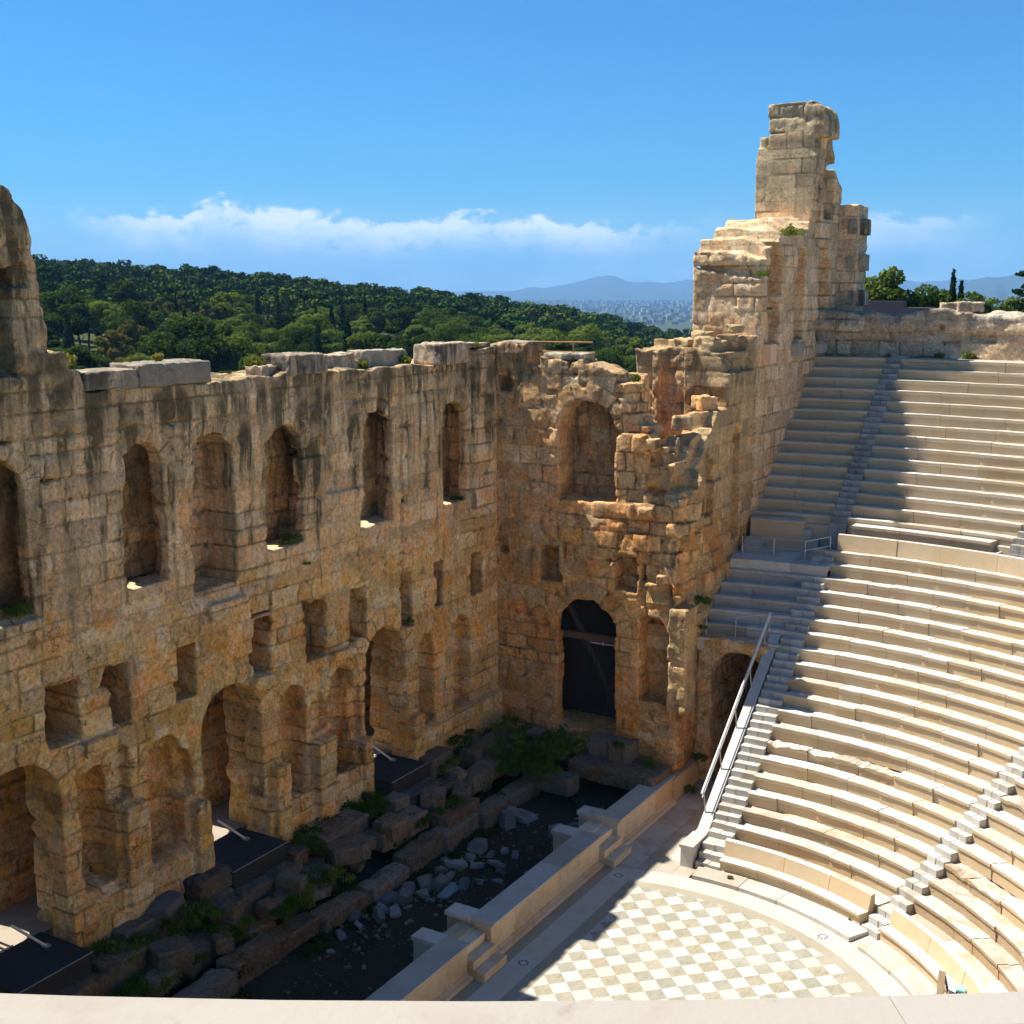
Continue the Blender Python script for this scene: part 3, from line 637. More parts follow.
tw = obj('ruined_tower', masonry_mesh('ruined_tower', (5.3, 10.1, 26.2, 39.0, 6, 31.8), 0.085, tower_field, pat_tower, 0.5,
         weather=lambda x, y, z: np.clip((z - 24.5) / 2.0, 0, 1) * 0.8 * (y > 33.5) * (x < 9.0) + np.clip((z - 22.6) / 1.2, 0, 1) * (y < 33.6) * 0.6, groove=0.06), M_TOWER)
tag(tw, 'tall ruined stone tower with grooved side rising beside the top seats', 'ruined tower')
for i, (y, z) in enumerate([(27.5, 18.5), (31.7, 18.6), (35.6, 18.6)]):
    MB().box(8.95, 9.5, y - 0.42, y + 0.42, z, z + 0.85 - 0.2 * i).build('corbel', M_PIER if i == 0 else M_NOTCH, tw)
E4 = course_table(15.6, 27, 12, 0.5, 0.75)
po = obj('restored_pier', masonry_mesh('restored_pier', (8.6, 10.5, 38.5, 40.9, 15.8, 26.8), 0.07, lambda X, Y, Z: box3(X, Y, Z, (8.85, 10.14, 38.75, 40.6, 16.0, 26.45)), lambda x, y, z: blocks(x + y, z, E4, 61, 0.7, 1.3), 0.35), masonry_mat('restored_ashlar', (0.72, 0.45, 0.23), (0.74, 0.49, 0.30), (0.68, 0.50, 0.32), (0.36, 0.28, 0.19), 0.35, 24.0, 28.0))
tag(po, 'pinkish restored ashlar pier with jutting toothing stones behind the tower', 'pier')
for z in (25.3, 23.4, 21.5):
    for k, (sz, lc) in enumerate([((0.95, 0.9, 0.85), (10.03, 39.4, z - 0.45)), ((0.42, 0.3, 0.75), (9.80, 38.78, z - 0.4))]):
        o = obj('toothing_stone', rock_mesh('toothing_stone', sz, 190 + int(z * 10) + k, 0.03, 2, 18, 0.03, (0.8, 0.97)), M_CAPSTONE, po); o.location = lc

# ------------------------------------------------------------------ vaulted side entrance under the low seats (face at y=20)
def gate_field(X, Y, Z):
    S = np.maximum(np.maximum(9.0 - X, X - 12.3), np.maximum(np.maximum(20.05 - Y, Y - 27), Z - 6.72))
    return np.maximum(S, -np.maximum(arch2d(X + 0.06 * vnoise(X, Y * 0, Z, 1.5, 3.), Z, 10.95, 1.22, -1, 6.15), Y - 26.5))
ga = obj('arched_gateway', masonry_mesh('arched_gateway', (8.8, 13.2, 19.7, 27.2, -0.4, 7.0), 0.09, gate_field,
         lambda x, y, z: blocks(x + y, z, E2, 51, 0.6, 1.2, arches=[(10.95, 1.22, 6.15, 0.55)]), 0.6), M_TOWER)
tag(ga, 'dark vaulted side gateway under the low seats beside the handrail', 'gateway')

# ------------------------------------------------------------------ seating
def arc_mesh(name, prof, a0, a1, blen, seed, jitter=0.012, gap=0.012, chip=0.0, seg=0.42, rr=None):
    """prof: closed profile of (radius, z); swept from azimuth a0 to a1 (degrees) in separate stones"""
    r = np.random.default_rng(seed)
    pr = np.array(prof); rm = pr[:, 0].min()
    tot = math.radians(abs(a1 - a0)) * rm; nb = max(1, round(tot / blen))
    cuts = [0.0] + sorted(float((k + r.uniform(-0.28, 0.28)) / nb) for k in range(1, nb)) + [1.0]
    Vs, Fs, Cs, n0 = [], [], [], 0
    m = len(prof)
    for k in range(nb):
        t0 = cuts[k] + (gap / tot if k else 0); t1 = cuts[k + 1]
        ns = max(1, int(math.ceil((t1 - t0) * tot / seg)))
        dz, dr = r.normal(0, jitter * 0.5), r.normal(0, jitter)
        c = (r.random(), 0, r.random())
        A = np.radians(a0 + (a1 - a0) * np.linspace(t0, t1, ns + 1))
        P = np.zeros((ns + 1, m, 3))
        rad = pr[None, :, 0] + dr; z = pr[None, :, 1] + dz
        P[:, :, 0] = CAVX + rad * np.cos(A)[:, None]; P[:, :, 1] = rad * np.sin(A)[:, None]; P[:, :, 2] = z
        if chip > 0:
            q = P.reshape(-1, 3)
            e = chip * (vnoise(q[:, 0], q[:, 1], q[:, 2], 1.7, seed) + 0.6 * vnoise(q[:, 0], q[:, 1], q[:, 2], 4.3, seed + 3.)).reshape(ns + 1, m)
            P[:, :, 2] -= np.abs(e) * (pr[None, :, 1] > pr[:, 1].max() - 0.25)
        Vs.append(P.reshape(-1, 3)); 
        i = np.arange(ns)[:, None] * m + np.arange(m)[None, :]; j = np.arange(ns)[:, None] * m + (np.arange(m) + 1)[None, :] % m
        Fs.append((np.stack([i, j, j + m, i + m], 2).reshape(-1, 4) + n0))
        cap0 = (np.arange(m)[::-1] + n0); cap1 = np.arange(m) + ns * m + n0
        Fs.append(('cap', cap0, cap1)); Cs.append(np.tile(c, ((ns + 1) * m, 1))); n0 += (ns + 1) * m
    quads = np.concatenate([f for f in Fs if not isinstance(f, tuple)])
    caps = np.array([c for f in Fs if isinstance(f, tuple) for c in f[1:]])
    if a1 < a0: quads = quads[:, ::-1]; caps = caps[:, ::-1]
    return make_mesh(name, np.concatenate(Vs), [quads, caps], False, np.concatenate(Cs))
def seat_prof(r, z, run, rise):
    return [(r + 0.075, z - rise - 0.12), (r + 0.055, z - 0.17), (r + 0.004, z - 0.13), (r, z - 0.02), (r + 0.018, z), (r + 0.37, z - 0.006), (r + 0.395, z - 0.045), (r + run + 0.16, z - 0.05), (r + run + 0.16, z - rise - 0.12)]
def off(w_, r): return math.degrees(math.asin(min(1, w_ / r)))
LR0, LZ0, LRUN, LRISE = 13.2, 1.3, 0.655, 0.4915
UR0, UZ0, URUN, URISE = 26.9, 11.4, 0.614, 0.5
def low_row(k): return LR0 + LRUN * k, LZ0 + LRISE * k
def up_row(j): return UR0 + URUN * j, UZ0 + URISE * j
STAIRS = [90.0, 58.0, 27.0, -2.0, -33.0]
def edge_lo(a, r): return a + off(0.45, r)       # first azimuth past a stair
LOWER = [(90.0, 58.0, 'main curved bank of cream marble seats between the handrail stair and the second stair'),
         (58.0, 27.0, 'curved marble seat bank right of the second stair at the lower right'),
         (27.0, -2.0, 'marble seat bank on the near side below the parapet'),
         (-2.0, -33.0, 'marble seat bank at the near end of the orchestra'), (-33.0, -62.0, 'marble seat bank just left under the parapet'), (-62.0, -88.0, 'last marble seat bank before the near end wall')]
for wi, (aL, aR, lab) in enumerate(LOWER):
    t = empty('seating_bank', lab, 'seating', (CAVX + 13 * math.cos(R((aL + aR) / 2)), 13 * math.sin(R((aL + aR) / 2)), 0), 'curved banks of marble seats')
    for k in range(19):
        r, z = low_row(k)
        left = 90.0 if wi == 0 else aL - off(0.4, r); right = aR + off(0.4, r)
        old = (wi == 0 and k == 5) or (wi == 1 and k in (2, 6))
        if old:
            mid = left + (right - left) * (0.62 if wi == 0 else 0.4)
            obj('seat_row', arc_mesh('seat_row', seat_prof(r + 0.05, z - 0.03, LRUN, LRISE), left, mid, 1.3, 900 + k, 0.04, 0.03, 0.15, 0.14), M_OLDSEAT, t)
            left = mid - 0.15
        obj('seat_row', arc_mesh('seat_row', seat_prof(r, z, LRUN, LRISE), left, right, 1.7, wi * 50 + k + 1, 0.022, 0.016, 0.028, 0.25), M_OLDSEAT if (wi == 1 and k < 2) or k == 1 else M_SEAT, t)
    # seats of honour: bench with a high back, and the base step
    l0 = 90.0 if wi == 0 else aL - off(0.5, 11.6); r0 = aR + off(0.5, 11.6)
    obj('base_step', arc_mesh('base_step', [(10.75, -0.02), (10.75, 0.17), (11.75, 0.18), (11.75, -0.02)], l0 + (4 if wi == 0 else 0), r0 - 2.2, 1.9, 300 + wi, 0.03, 0.02, 0.02), M_STEP, t)
    obj('front_bench', arc_mesh('front_bench', [(11.66, 0.1), (11.66, 0.46), (11.58, 0.5), (11.58, 0.6), (12.12, 0.61), (12.12, 0.1)], l0, r0, 1.6, 310 + wi, 0.01), M_SEAT, t)
    obj('backrest', arc_mesh('backrest', [(12.0, 0.3), (12.04, 0.62), (12.16, 1.17), (12.34, 1.2), (12.36, 0.3)], l0, r0, 1.8, 320 + wi, 0.01), M_SEAT, t)
    obj('passage_floor', arc_mesh('passage_floor', [(12.3, 0.1), (12.3, 0.72), (13.35, 0.74), (13.35, 0.1)], l0, r0, 2.0, 330 + wi, 0.02), M_OLDSEAT, t)
    # top row of the lower tier has a high back too
    l1 = 90.0 if wi == 0 else aL - off(0.45, 25.4); r1 = aR + off(0.45, 25.4)
    obj('backrest', arc_mesh('backrest', [(25.36, 10.0), (25.38, 10.22), (25.46, 10.86), (25.64, 10.88), (25.68, 9.7), (25.5, 9.6)], l1, r1, 2.2, 340 + wi, 0.01), M_SEAT, t)
for wi, (aL, aR, lab) in enumerate([(90.0, 73.0, 'upper bank of weathered marble seats right of the narrow top stair'), (73.0, 56.0, 'upper marble seat bank at the right edge of the picture'), (56.0, 33.0, 'upper marble seat bank high on the near side'), (33.0, 5.0, 'upper marble seat bank beside the near parapet'), (5.0, -25.0, 'upper marble seat bank below the near parapet')]):
    t = empty('seating_bank', lab, 'seating', (CAVX + 27 * math.cos(R((aL + aR) / 2)), 27 * math.sin(R((aL + aR) / 2)), 10), 'curved banks of marble seats')
    for j in range(15):
        r, z = up_row(j)
        left = 90.0 if wi == 0 else aL - off(0.4, r)
        obj('seat_row', arc_mesh('seat_row', seat_prof(r, z, URUN, URISE), left, aR + off(0.4, r), 2.8, 400 + wi * 30 + j, 0.014, 0.015, 0.02, 0.4), M_SEAT, t)
    obj('podium_wall', arc_mesh('podium_wall', [(26.34, 9.6), (26.34, 11.02), (26.27, 11.05), (26.27, 11.17), (27.1, 11.18), (27.1, 9.6)], (89.2 if wi == 0 else aL - 2.6), aR + 2.4, 1.9, 500 + wi, 0.006), M_SEAT, t)
    obj('podium_core', arc_mesh('podium_core', [(26.72, 9.4), (26.72, 10.98), (27.2, 10.98), (27.2, 9.4)], 90.0 - 0.1 if wi == 0 else aL - off(0.45, 26.7), aR + off(0.45, 26.7), 2.0, 540 + wi, 0.004), M_SEAT, t)
    for s_ in range(3):
        obj('podium_step', arc_mesh('podium_step', [(26.3, 9.6), (26.3, 10.75 - 0.4 * s_), (27.05, 10.75 - 0.4 * s_), (27.05, 9.6)], aR + 2.4 - 0.75 * s_, aR + 1.65 - 0.75 * s_, 3, 520 + s_, 0.0), M_STEP, t)
t = empty('seating_bank', 'shaded upper bank of marble rows between the tower and the narrow top stair', 'seating', (11, 26, 10), 'curved banks of marble seats')
for j in range(15):
    r, z = up_row(j)
    obj('seat_row', arc_mesh('seat_row', seat_prof(r, z, URUN, URISE), 90 + off(4.62, r), 90 + off(0.82, r), 2.0, 600 + j, 0.012, 0.015, 0.02, 0.4), M_SEAT, t)
obj('podium_wall', arc_mesh('podium_wall', [(26.32, 9.4), (26.32, 11.0), (26.26, 11.03), (26.26, 11.14), (27.1, 11.16), (27.1, 9.4)], 90 + off(4.4, 26.3), 90 + off(1.9, 26.3), 1.7, 640, 0.006), M_SEAT, t)
obj('podium_core', arc_mesh('podium_core', [(26.72, 9.4), (26.72, 10.96), (27.2, 10.96), (27.2, 9.4)], 90 + off(4.4, 26.7), 90 + off(0.82, 26.7), 2.0, 645, 0.004), M_SEAT, t)
for s_ in range(3):
    obj('podium_step', arc_mesh('podium_step', [(26.3, 9.4), (26.3, 10.75 - 0.4 * s_), (27.05, 10.75 - 0.4 * s_), (27.05, 9.4)], 90 + off(1.9 - 0.36 * s_, 26.3), 90 + off(1.54 - 0.36 * s_, 26.3), 3, 650 + s_, 0.0), M_STEP, t)
t = empty('seating_bank', 'small shaded flight of marble rows above the vaulted gateway', 'seating', (11, 21, 6.7), 'curved banks of marble seats')
for k in range(11, 17):
    r, z = low_row(k); r += 0.02
    obj('seat_row', arc_mesh('seat_row', seat_prof(r, z, LRUN, LRISE), 90 + off(4.55, r), 90 + off(0.95, r), 1.8, 660 + k, 0.012, 0.015, 0.02, 0.4), M_STEP, t)
obj('walkway_slab', arc_mesh('walkway_slab', [(23.9, 9.1), (23.9, 9.62), (26.4, 9.66), (26.4, 9.1)], 90 + off(4.55, 24.5), 90 + off(-0.0, 25), 1.8, 690, 0.006), M_STEP, t)
for s_ in range(2):
    MB().box(9.15, 10.0, 24.9 + 0.4 * s_, 26.2, 9.6 + 0.3 * s_, 9.95 + 0.3 * s_).build('landing_step', M_STEP, t)
rf = obj('ring_floor', arc_mesh('ring_floor', [(10.6, -0.2), (10.6, -0.01), (12.5, 0.12), (12.5, -0.2)], 90, -88, 2.2, 705, 0.004), M_PAVE); tag(rf, kind='structure')
wk = obj('walkway', arc_mesh('walkway', [(25.5, 9.3), (25.5, 9.85), (26.45, 9.87), (26.45, 9.3)], 90.5, -88, 2.2, 700, 0.006), M_STEP); tag(wk, kind='structure')
tk = obj('upper_walkway', arc_mesh('upper_walkway', [(35.9, 17.6), (35.9, 18.36), (37.4, 18.38), (37.4, 17.6)], 98, -10, 2.2, 701, 0.006), M_PAVE); tag(tk, kind='structure')
o_ = MB().box(12.95, 13.75, 36.0, 36.6, 18.38, 18.5).build('stair_head_slab', M_WHITE); tag(o_, 'flat white slab at the head of the narrow top stair', 'stone slab')

# stairs between the banks
def stair(name, lab, az_, x0, x1, rows, half, grp='stairways between the seat banks', mat=None):
    mat = mat or M_STEP
    """steps run outward; az_ radial direction, x0..x1 offsets across it"""
    t = empty(name, lab, 'stairway', (CAVX + rows[0][0] * math.cos(R(az_)), rows[0][0] * math.sin(R(az_)), 0), grp)
    e = Vector((math.cos(R(az_)), math.sin(R(az_)), 0)); f = Vector((-math.sin(R(az_)), math.cos(R(az_)), 0))
    rr = random.Random(int(az_ * 7 + rows[0][0]))
    for (r, z, run, rise) in rows:
        mb = MB(); sp = x0 + (x1 - x0) * rr.uniform(0.42, 0.58)
        for (a, b) in ((x0, sp - 0.008), (sp + 0.008, x1)):
            dz = rr.uniform(-0.012, 0.012); dr = rr.uniform(-0.02, 0.02)
            V = []
            for zz in (z - rise - 0.25, z + dz):
                for q in (a, b):
                    for rad in (r + dr, r + run + 0.1):
                        V.append(tuple(Vector((CAVX, 0, zz)) + e * rad + f * q))
            mb.add(V, [(0, 1, 3, 2), (4, 6, 7, 5), (0, 4, 5, 1), (2, 3, 7, 6), (0, 2, 6, 4), (1, 5, 7, 3)], (rr.random(), 0, 0))
        mb.build('step', mat, t)
    return t
def low_steps():
    L = [(11.62, 0.30, 0.34, 0.3), (11.96, 0.56, 0.34, 0.26), (12.3, 0.8, 0.62, 0.24)]
    n = 0
    for k in range(19):
        r, z = low_row(k)
        L.append((r - 0.28, z - LRISE * 0.5 - 0.02, LRUN / 2, LRISE / 2)); L.append((r + 0.05, z - 0.02, LRUN / 2, LRISE / 2))
    return L
def up_steps():
    L = [(26.2 + 0.2 * i, 9.9 + 0.28 * (i + 1), 0.25, 0.28) for i in range(4)]
    for j in range(15):
        r, z = up_row(j)
        L.append((r - 0.25, z - URISE * 0.5 - 0.02, URUN / 2, URISE / 2)); L.append((r + 0.06, z - 0.02, URUN / 2, URISE / 2))
    return L
stair('stairway', 'long marble stair climbing beside the sloping white parapet', 90, 0.0, 0.98, low_steps(), 0.5)
for a, lab in ((58.0, 'stair of white marble steps between the two lower seat banks at right'), (27.0, 'short run of white steps at the lower right edge above the parapet'), (-2.0, 'marble stair between the near seat banks')):
    stair('stairway', lab, a, -0.38, 0.38, low_steps(), 0.38)
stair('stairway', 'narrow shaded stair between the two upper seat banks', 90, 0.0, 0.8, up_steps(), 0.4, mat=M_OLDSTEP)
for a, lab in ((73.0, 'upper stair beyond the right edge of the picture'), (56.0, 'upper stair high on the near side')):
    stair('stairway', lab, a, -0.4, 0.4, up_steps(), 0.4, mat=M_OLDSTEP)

# sloping parapet beside the long stair, with its post
pp = empty('stair_parapet', 'sloping white marble parapet with an end post beside the long stair', 'parapet', (12.3, 11.6, 0))
MB().box(12.02, 12.52, 11.55, 12.0, 0, 0.78).box(11.98, 12.56, 11.5, 12.9, 0.78, 0.9).box(12.05, 12.5, 12.0, 12.9, 0, 0.78).build('end_post', M_WHITE, pp)
MB().prism([(12.9, 0.0), (12.9, 0.90), (13.15, 0.93), (21.05, 7.02), (21.05, 6.3), (13.1, 0.0)], 'x', 12.06, 12.52).build('sloping_slab', M_WHITE, pp)
MB().prism([(12.95, 0.0), (13.3, 0.7), (20.6, 6.4), (26.0, 6.4), (26.0, 0.0)], 'x', 12.3, 13.6).build('core_wall', M_TOWER, pp)
hr = empty('handrail', 'pale metal handrail slanting down along the white stair parapet', 'handrail', (12.0, 13.2, 1))
ra, rb = Vector((12.02, 13.6, 2.2)), Vector((12.02, 21.0, 7.95))
MB().tube(ra, rb, 0.055, 10).tube(ra + Vector((0, 0.05, -0.18)), rb + Vector((0, 0.0, -0.2)), 0.025, 8).build('rail', M_RAILW, hr)
for s_ in (0.02, 0.24, 0.46, 0.68, 0.9):
    p = ra.lerp(rb, s_); MB().tube(p, (p.x + 0.12, p.y, p.z - 1.05), 0.028, 8).build('post', M_STEEL, hr)
def railing(name, lab, pts, hgt, mat, mids=(0.5,), r=0.016):
    t = empty(name, lab, 'railing', pts[0])
    rl = MB()
    for a, b in zip(pts[:-1], pts[1:]):
        for f in (1.0,) + mids: rl.tube((a[0], a[1], a[2] + hgt * f), (b[0], b[1], b[2] + hgt * f), r, 6)
    rl.build('rail', mat, t)
    for p in pts: MB().tube(p, (p[0], p[1], p[2] + hgt), r * 1.3, 6).build('post', mat, t)
    return t
railing('railing', 'thin grey railing on the landing below the shaded upper rows', [(9.5, 24.1, 9.64), (10.95, 24.3, 9.64), (12.4, 24.4, 9.64), (13.3, 25.3, 9.8)], 0.95, M_STEEL, (0.55,), 0.018)
railing('railing', 'thin grey railing along the lowest row above the vaulted gateway', [(9.4, 20.15, 6.74), (10.75, 20.2, 6.74), (12.05, 20.9, 6.9)], 1.0, M_STEEL, (), 0.016)

# ------------------------------------------------------------------ low wall along the front of the stage
pu = empty('stage_front_wall', 'low cream marble wall with coping and two stepped gaps along the stage front', 'low wall', (9.2, 5, 0))
def pulp_section(y0, y1):
    n = max(1, round((y1 - y0) / 1.6)); w_ = (y1 - y0) / n
    mb = MB(); cp = MB(); bs = MB()
    for i in range(n):
        mb.box(8.62, 9.30 + 0.006 * (i % 2), y0 + i * w_ + 0.006, y0 + (i + 1) * w_ - 0.006, 0.2, 1.1)
        bs.prism([(8.6, 0), (8.6, 0.2), (9.34, 0.2), (9.38, 0.15), (9.50, 0.12), (9.52, 0.0)], 'y', y0 + i * w_ + 0.004, y0 + (i + 1) * w_ - 0.004)
        cp.prism([(8.48, 1.1), (8.48, 1.25), (9.42, 1.25), (9.42, 1.17), (9.33, 1.1)], 'y', y0 + i * w_ + 0.004, y0 + (i + 1) * w_ - 0.004)
    mb.build('wall_panel', M_PULP, pu); bs.build('plinth', M_PULP, pu); cp.build('coping', M_STEP, pu)
for (y0, y1) in ((-11.0, 0.6), (2.05, 10.0), (11.6, 17.0)): pulp_section(y0, y1)
for (y0, y1) in ((0.6, 2.05), (10.0, 11.6)):
    for i in range(3):
        MB().box(9.93 - 0.42 * (i + 1), 9.93 - 0.42 * i - 0.003, y0 + 0.04, y1 - 0.04, 0, 0.29 * (i + 1)).build('step', M_PULP, pu)
    MB().box(8.0, 8.66, y0 + 0.04, y1 - 0.04, 0, 0.95).build('landing', M_PULP, pu)
    MB().box(7.56, 8.66, y0 - 0.55, y0 + 0.03, 0, 1.1).build('return_wall', M_PULP, pu); MB().box(7.5, 8.476, y0 - 0.6, y0 + 0.08, 1.101, 1.247).build('return_coping', M_STEP, pu)
    MB().box(7.56, 8.66, y1 - 0.03, y1 + 0.55, 0, 1.1).build('return_wall', M_PULP, pu); MB().box(7.5, 8.476, y1 - 0.08, y1 + 0.6, 1.101, 1.247).build('return_coping', M_STEP, pu)
MB().box(9.05, 9.34, 17.01, 19.9, 0, 1.02).build('end_panel', M_PULP, pu)

# ------------------------------------------------------------------ orchestra floor (marble chequer), paving, ground
def orchestra_mat():
    m, nt, out = new_mat('orchestra_paving'); g = G(nt)
    pos = g.n('ShaderNodeNewGeometry').outputs['Position']
    s = g.n('ShaderNodeSeparateXYZ'); nt.links.new(pos, s.inputs[0]); x, y = s.outputs[0], s.outputs[1]
    a = g.math('DIVIDE', g.math('SUBTRACT', x, 11.75), 0.8); b = g.math('DIVIDE', g.math('SUBTRACT', y, 8.42), 0.8)
    p = g.math('ABSOLUTE', g.math('SUBTRACT', a, g.math('ROUND', a))); q = g.math('ABSOLUTE', g.math('SUBTRACT', b, g.math('ROUND', b)))
    d = g.math('ADD', p, q)
    dark = g.math('LESS_THAN', d, 0.5)
    joint = g.step(g.math('ABSOLUTE', g.math('SUBTRACT', d, 0.5)), 0.0, 0.022, 1.0, 0.0)
    u = g.math('ADD', a, b); v = g.math('SUBTRACT', a, b)
    cv = g.n('ShaderNodeCombineXYZ')
    for i, k in enumerate((u, v)): nt.links.new(g.math('FLOOR', g.math('ADD', k, 0.5)), cv.inputs[i])
    wn = g.n('ShaderNodeTexWhiteNoise'); nt.links.new(cv.outputs[0], wn.inputs['Vector']); rnd = wn.outputs['Value']
    vein = g.noise(g.scale(pos, 5, 1.6, 1), 1.5, 5, 0.65, 1.0)
    dk = g.mix(g.step(rnd, 0.25, 0.75), (0.265, 0.262, 0.205), (0.32, 0.275, 0.19))
    dk = g.mix(g.step(vein, 0.4, 0.65), dk, (0.24, 0.215, 0.15))
    lt = g.mix(rnd, (0.41, 0.375, 0.32), (0.47, 0.445, 0.40)); lt = g.mix(g.math('MULTIPLY', g.step(vein, 0.45, 0.7), 0.3), lt, (0.68, 0.55, 0.44))
    chk = g.mix(dark, lt, dk); chk = g.mix(g.math('MULTIPLY', joint, 0.45), chk, (0.28, 0.23, 0.15))
    dx = g.math('SUBTRACT', x, CAVX); r = g.math('SQRT', g.math('ADD', g.math('MULTIPLY', dx, dx), g.math('MULTIPLY', y, y)))
    grey = g.mix(vein, (0.27, 0.235, 0.165), (0.335, 0.285, 0.205)); white = g.mix(vein, (0.44, 0.38, 0.30), (0.52, 0.48, 0.415))
    c = g.mix(g.math('MAXIMUM', g.math('GREATER_THAN', r, 9.42), g.math('LESS_THAN', x, 11.33)), chk, grey)
    c = g.mix(g.math('MAXIMUM', g.math('GREATER_THAN', r, 9.85), g.math('LESS_THAN', x, 10.85)), c, white)
    c = g.mix(g.math('LESS_THAN', x, 9.95), c, grey)
    c = g.mix(g.math('MULTIPLY', g.step(g.noise(pos, 1.4, 6, 0.7), 0.45, 0.72), 0.5), c, (0.36, 0.30, 0.21))
    c = g.mix(g.math('MULTIPLY', g.step(g.noise(pos, 0.5, 4, 0.6), 0.45, 0.65), 0.25), c, (0.44, 0.40, 0.33))
    g.bsdf(out, c, 0.55, g.bump(g.noise(pos, 12, 4), 0.01), 0.3)
    return m
A = np.linspace(0, 2 * math.pi, 145)[:-1]
V = [(CAVX, 0, 0.004)] + [(max(9.2, CAVX + 10.8 * math.cos(a)), 10.8 * math.sin(a), 0.004) for a in A]
of = obj('orchestra_floor', make_mesh('orchestra_floor', V, np.array([(0, i + 1, (i + 1) % 144 + 1) for i in range(144)])), orchestra_mat()); tag(of, kind='structure')
pv = MB()
for i in range(5):
    for j in range(9):
        pv.box(9.3 + i * 0.68, 9.3 + (i + 1) * 0.68 - 0.012, 9.0 + j * 1.25 + 0.3 * (i % 2), 9.0 + (j + 1) * 1.25 - 0.012 + 0.3 * (i % 2), -0.2, -0.004 + 0.006 * random.random() - (0.03 if j < 0 else 0))
pv.box(11.98, 13.3, 11.2, 13.0, -0.2, -0.012)
po_ = pv.build('entrance_paving', M_PAVE); tag(po_, kind='structure')
for i, (x, y) in enumerate([(10.35, 9.55), (10.4, 2.3), (18.4, 9.05)]):
    mb = MB().box(x - 0.3, x + 0.3, y - 0.3, y + 0.3, 0.006, 0.016)
    t = mb.build('drain_slab', M_WHITE); tag(t, ['white square drain slab in shade beside the stepped gap', 'white square drain slab in the wall shadow further down the paving', 'white square drain slab sunlit on the curved border'][i], 'drain cover', 'drain slabs in the floor')
    rg = MB()
    for k in range(8):
        a = k * math.pi / 4; rg.box(x + 0.15 * math.cos(a) - 0.035, x + 0.15 * math.cos(a) + 0.035, y + 0.15 * math.sin(a) - 0.035, y + 0.15 * math.sin(a) + 0.035, 0.017, 0.019)
    rg.build('drain_holes', M_BLACK, t)

def ground_mat(k=1.0):
    m, nt, out = new_mat('earth'); g = G(nt)
    pos = g.n('ShaderNodeNewGeometry').outputs['Position']
    n = g.noise(pos, 0.25, 6, 0.6); f = g.noise(pos, 4, 6, 0.65)
    c = g.mix(g.step(n, 0.28, 0.5), tuple(k * c for c in (0.135, 0.092, 0.050)), tuple(k * c for c in ((0.042, 0.055, 0.018) if k == 1.0 else (0.10, 0.078, 0.045))))
    c = g.mix(g.math('MULTIPLY', g.step(f, 0.55, 0.7), 0.5), c, tuple(k * c_ for c_ in (0.17, 0.14, 0.10)))
    g.bsdf(out, c, 0.95, g.bump(f, 0.12), 0.1); return m
CX, CY, CH = 29.6, -30.6, 22.0
E_TH = [(-180, -3), (-20, -3), (15, -3.2), (20, -3.2), (22, -2.4), (24, -1.75), (25, -1.6), (26.9, -1.07), (29.6, -0.53), (32.3, -0.18), (35, 0.13), (39, 0.57), (42.5, 0.87), (44.6, 1.03), (48.7, 1.26), (51, 1.49), (56, 1.7), (75, 0.8), (110, -3), (180, -3)]
def ground_z(x, y):
    dx = x - CX; dy = y - CY; D = np.hypot(dx, dy); th = np.degrees(np.arctan2(-dx, dy))
    zc = CH + 430 * np.tan(np.radians(piecewise(th, E_TH))) - 10.5
    t = np.clip((D - 120) / 310, 0, 1)
    z = np.where(D < 120, -0.35 + 4.6 * np.clip((D - 75) / 45, 0, 1), 4.25 + (zc - 4.25) * t ** 0.95)
    far = np.clip((D - 450) / 500, 0, 1); far = far * far * (3 - 2 * far)
    z = z * (1 - far) + (-60) * far
    # high ground north and west of the theatre
    pl = 17.7 - 78 * np.clip((D - 150) / 700, 0, 1) ** 0.8
    wst = np.clip((19.5 - th) / 3.0, 0, 1) * np.clip((th + 179) / 10, 0, 1)
    wst = np.maximum(wst, np.clip((x - 9) / 3, 0, 1) * (D < 600))
    z = z * (1 - wst) + pl * wst
    r = np.hypot(x - CAVX, y); azc = np.degrees(np.arctan2(y, x - CAVX))
    pit = (r < 37.9) & (x > 4) & (azc > -15) | (x <= 4.5) & (np.abs(y) < 44) & (x > -60) | (r < 29.0) | (x < 10.5) & (x > 0) & (np.abs(y) < 42)
    z = np.where(pit, np.minimum(z, -0.35), z)
    z = z + np.where(D > 120, 1.2 * vnoise(x, y, x * 0, 0.03, 5.0), 0) * (D < 900)
    return np.maximum(z, -60)
def graded(lo, hi, c0, c1, fine, n):
    a = np.arange(c0, c1 + fine, fine)
    l = c0 - np.geomspace(fine, c0 - lo, n); h = a[-1] + np.geomspace(fine, hi - a[-1], n)
    return np.concatenate([l[::-1], a, h])
gx = graded(-15000, 15000, -45, 70, 1.0, 70); gy = graded(-15000, 15000, -60, 75, 1.0, 75)
GX, GY = np.meshgrid(gx, gy, indexing='ij'); GZ = ground_z(GX, GY)
i = np.arange(len(gx) - 1)[:, None] * len(gy) + np.arange(len(gy) - 1)[None, :]
F = np.stack([i, i + len(gy), i + len(gy) + 1, i + 1], 2).reshape(-1, 4)
gr = obj('ground', make_mesh('ground', np.stack([GX.ravel(), GY.ravel(), GZ.ravel()], 1), F, True), ground_mat()); tag(gr, kind='structure')
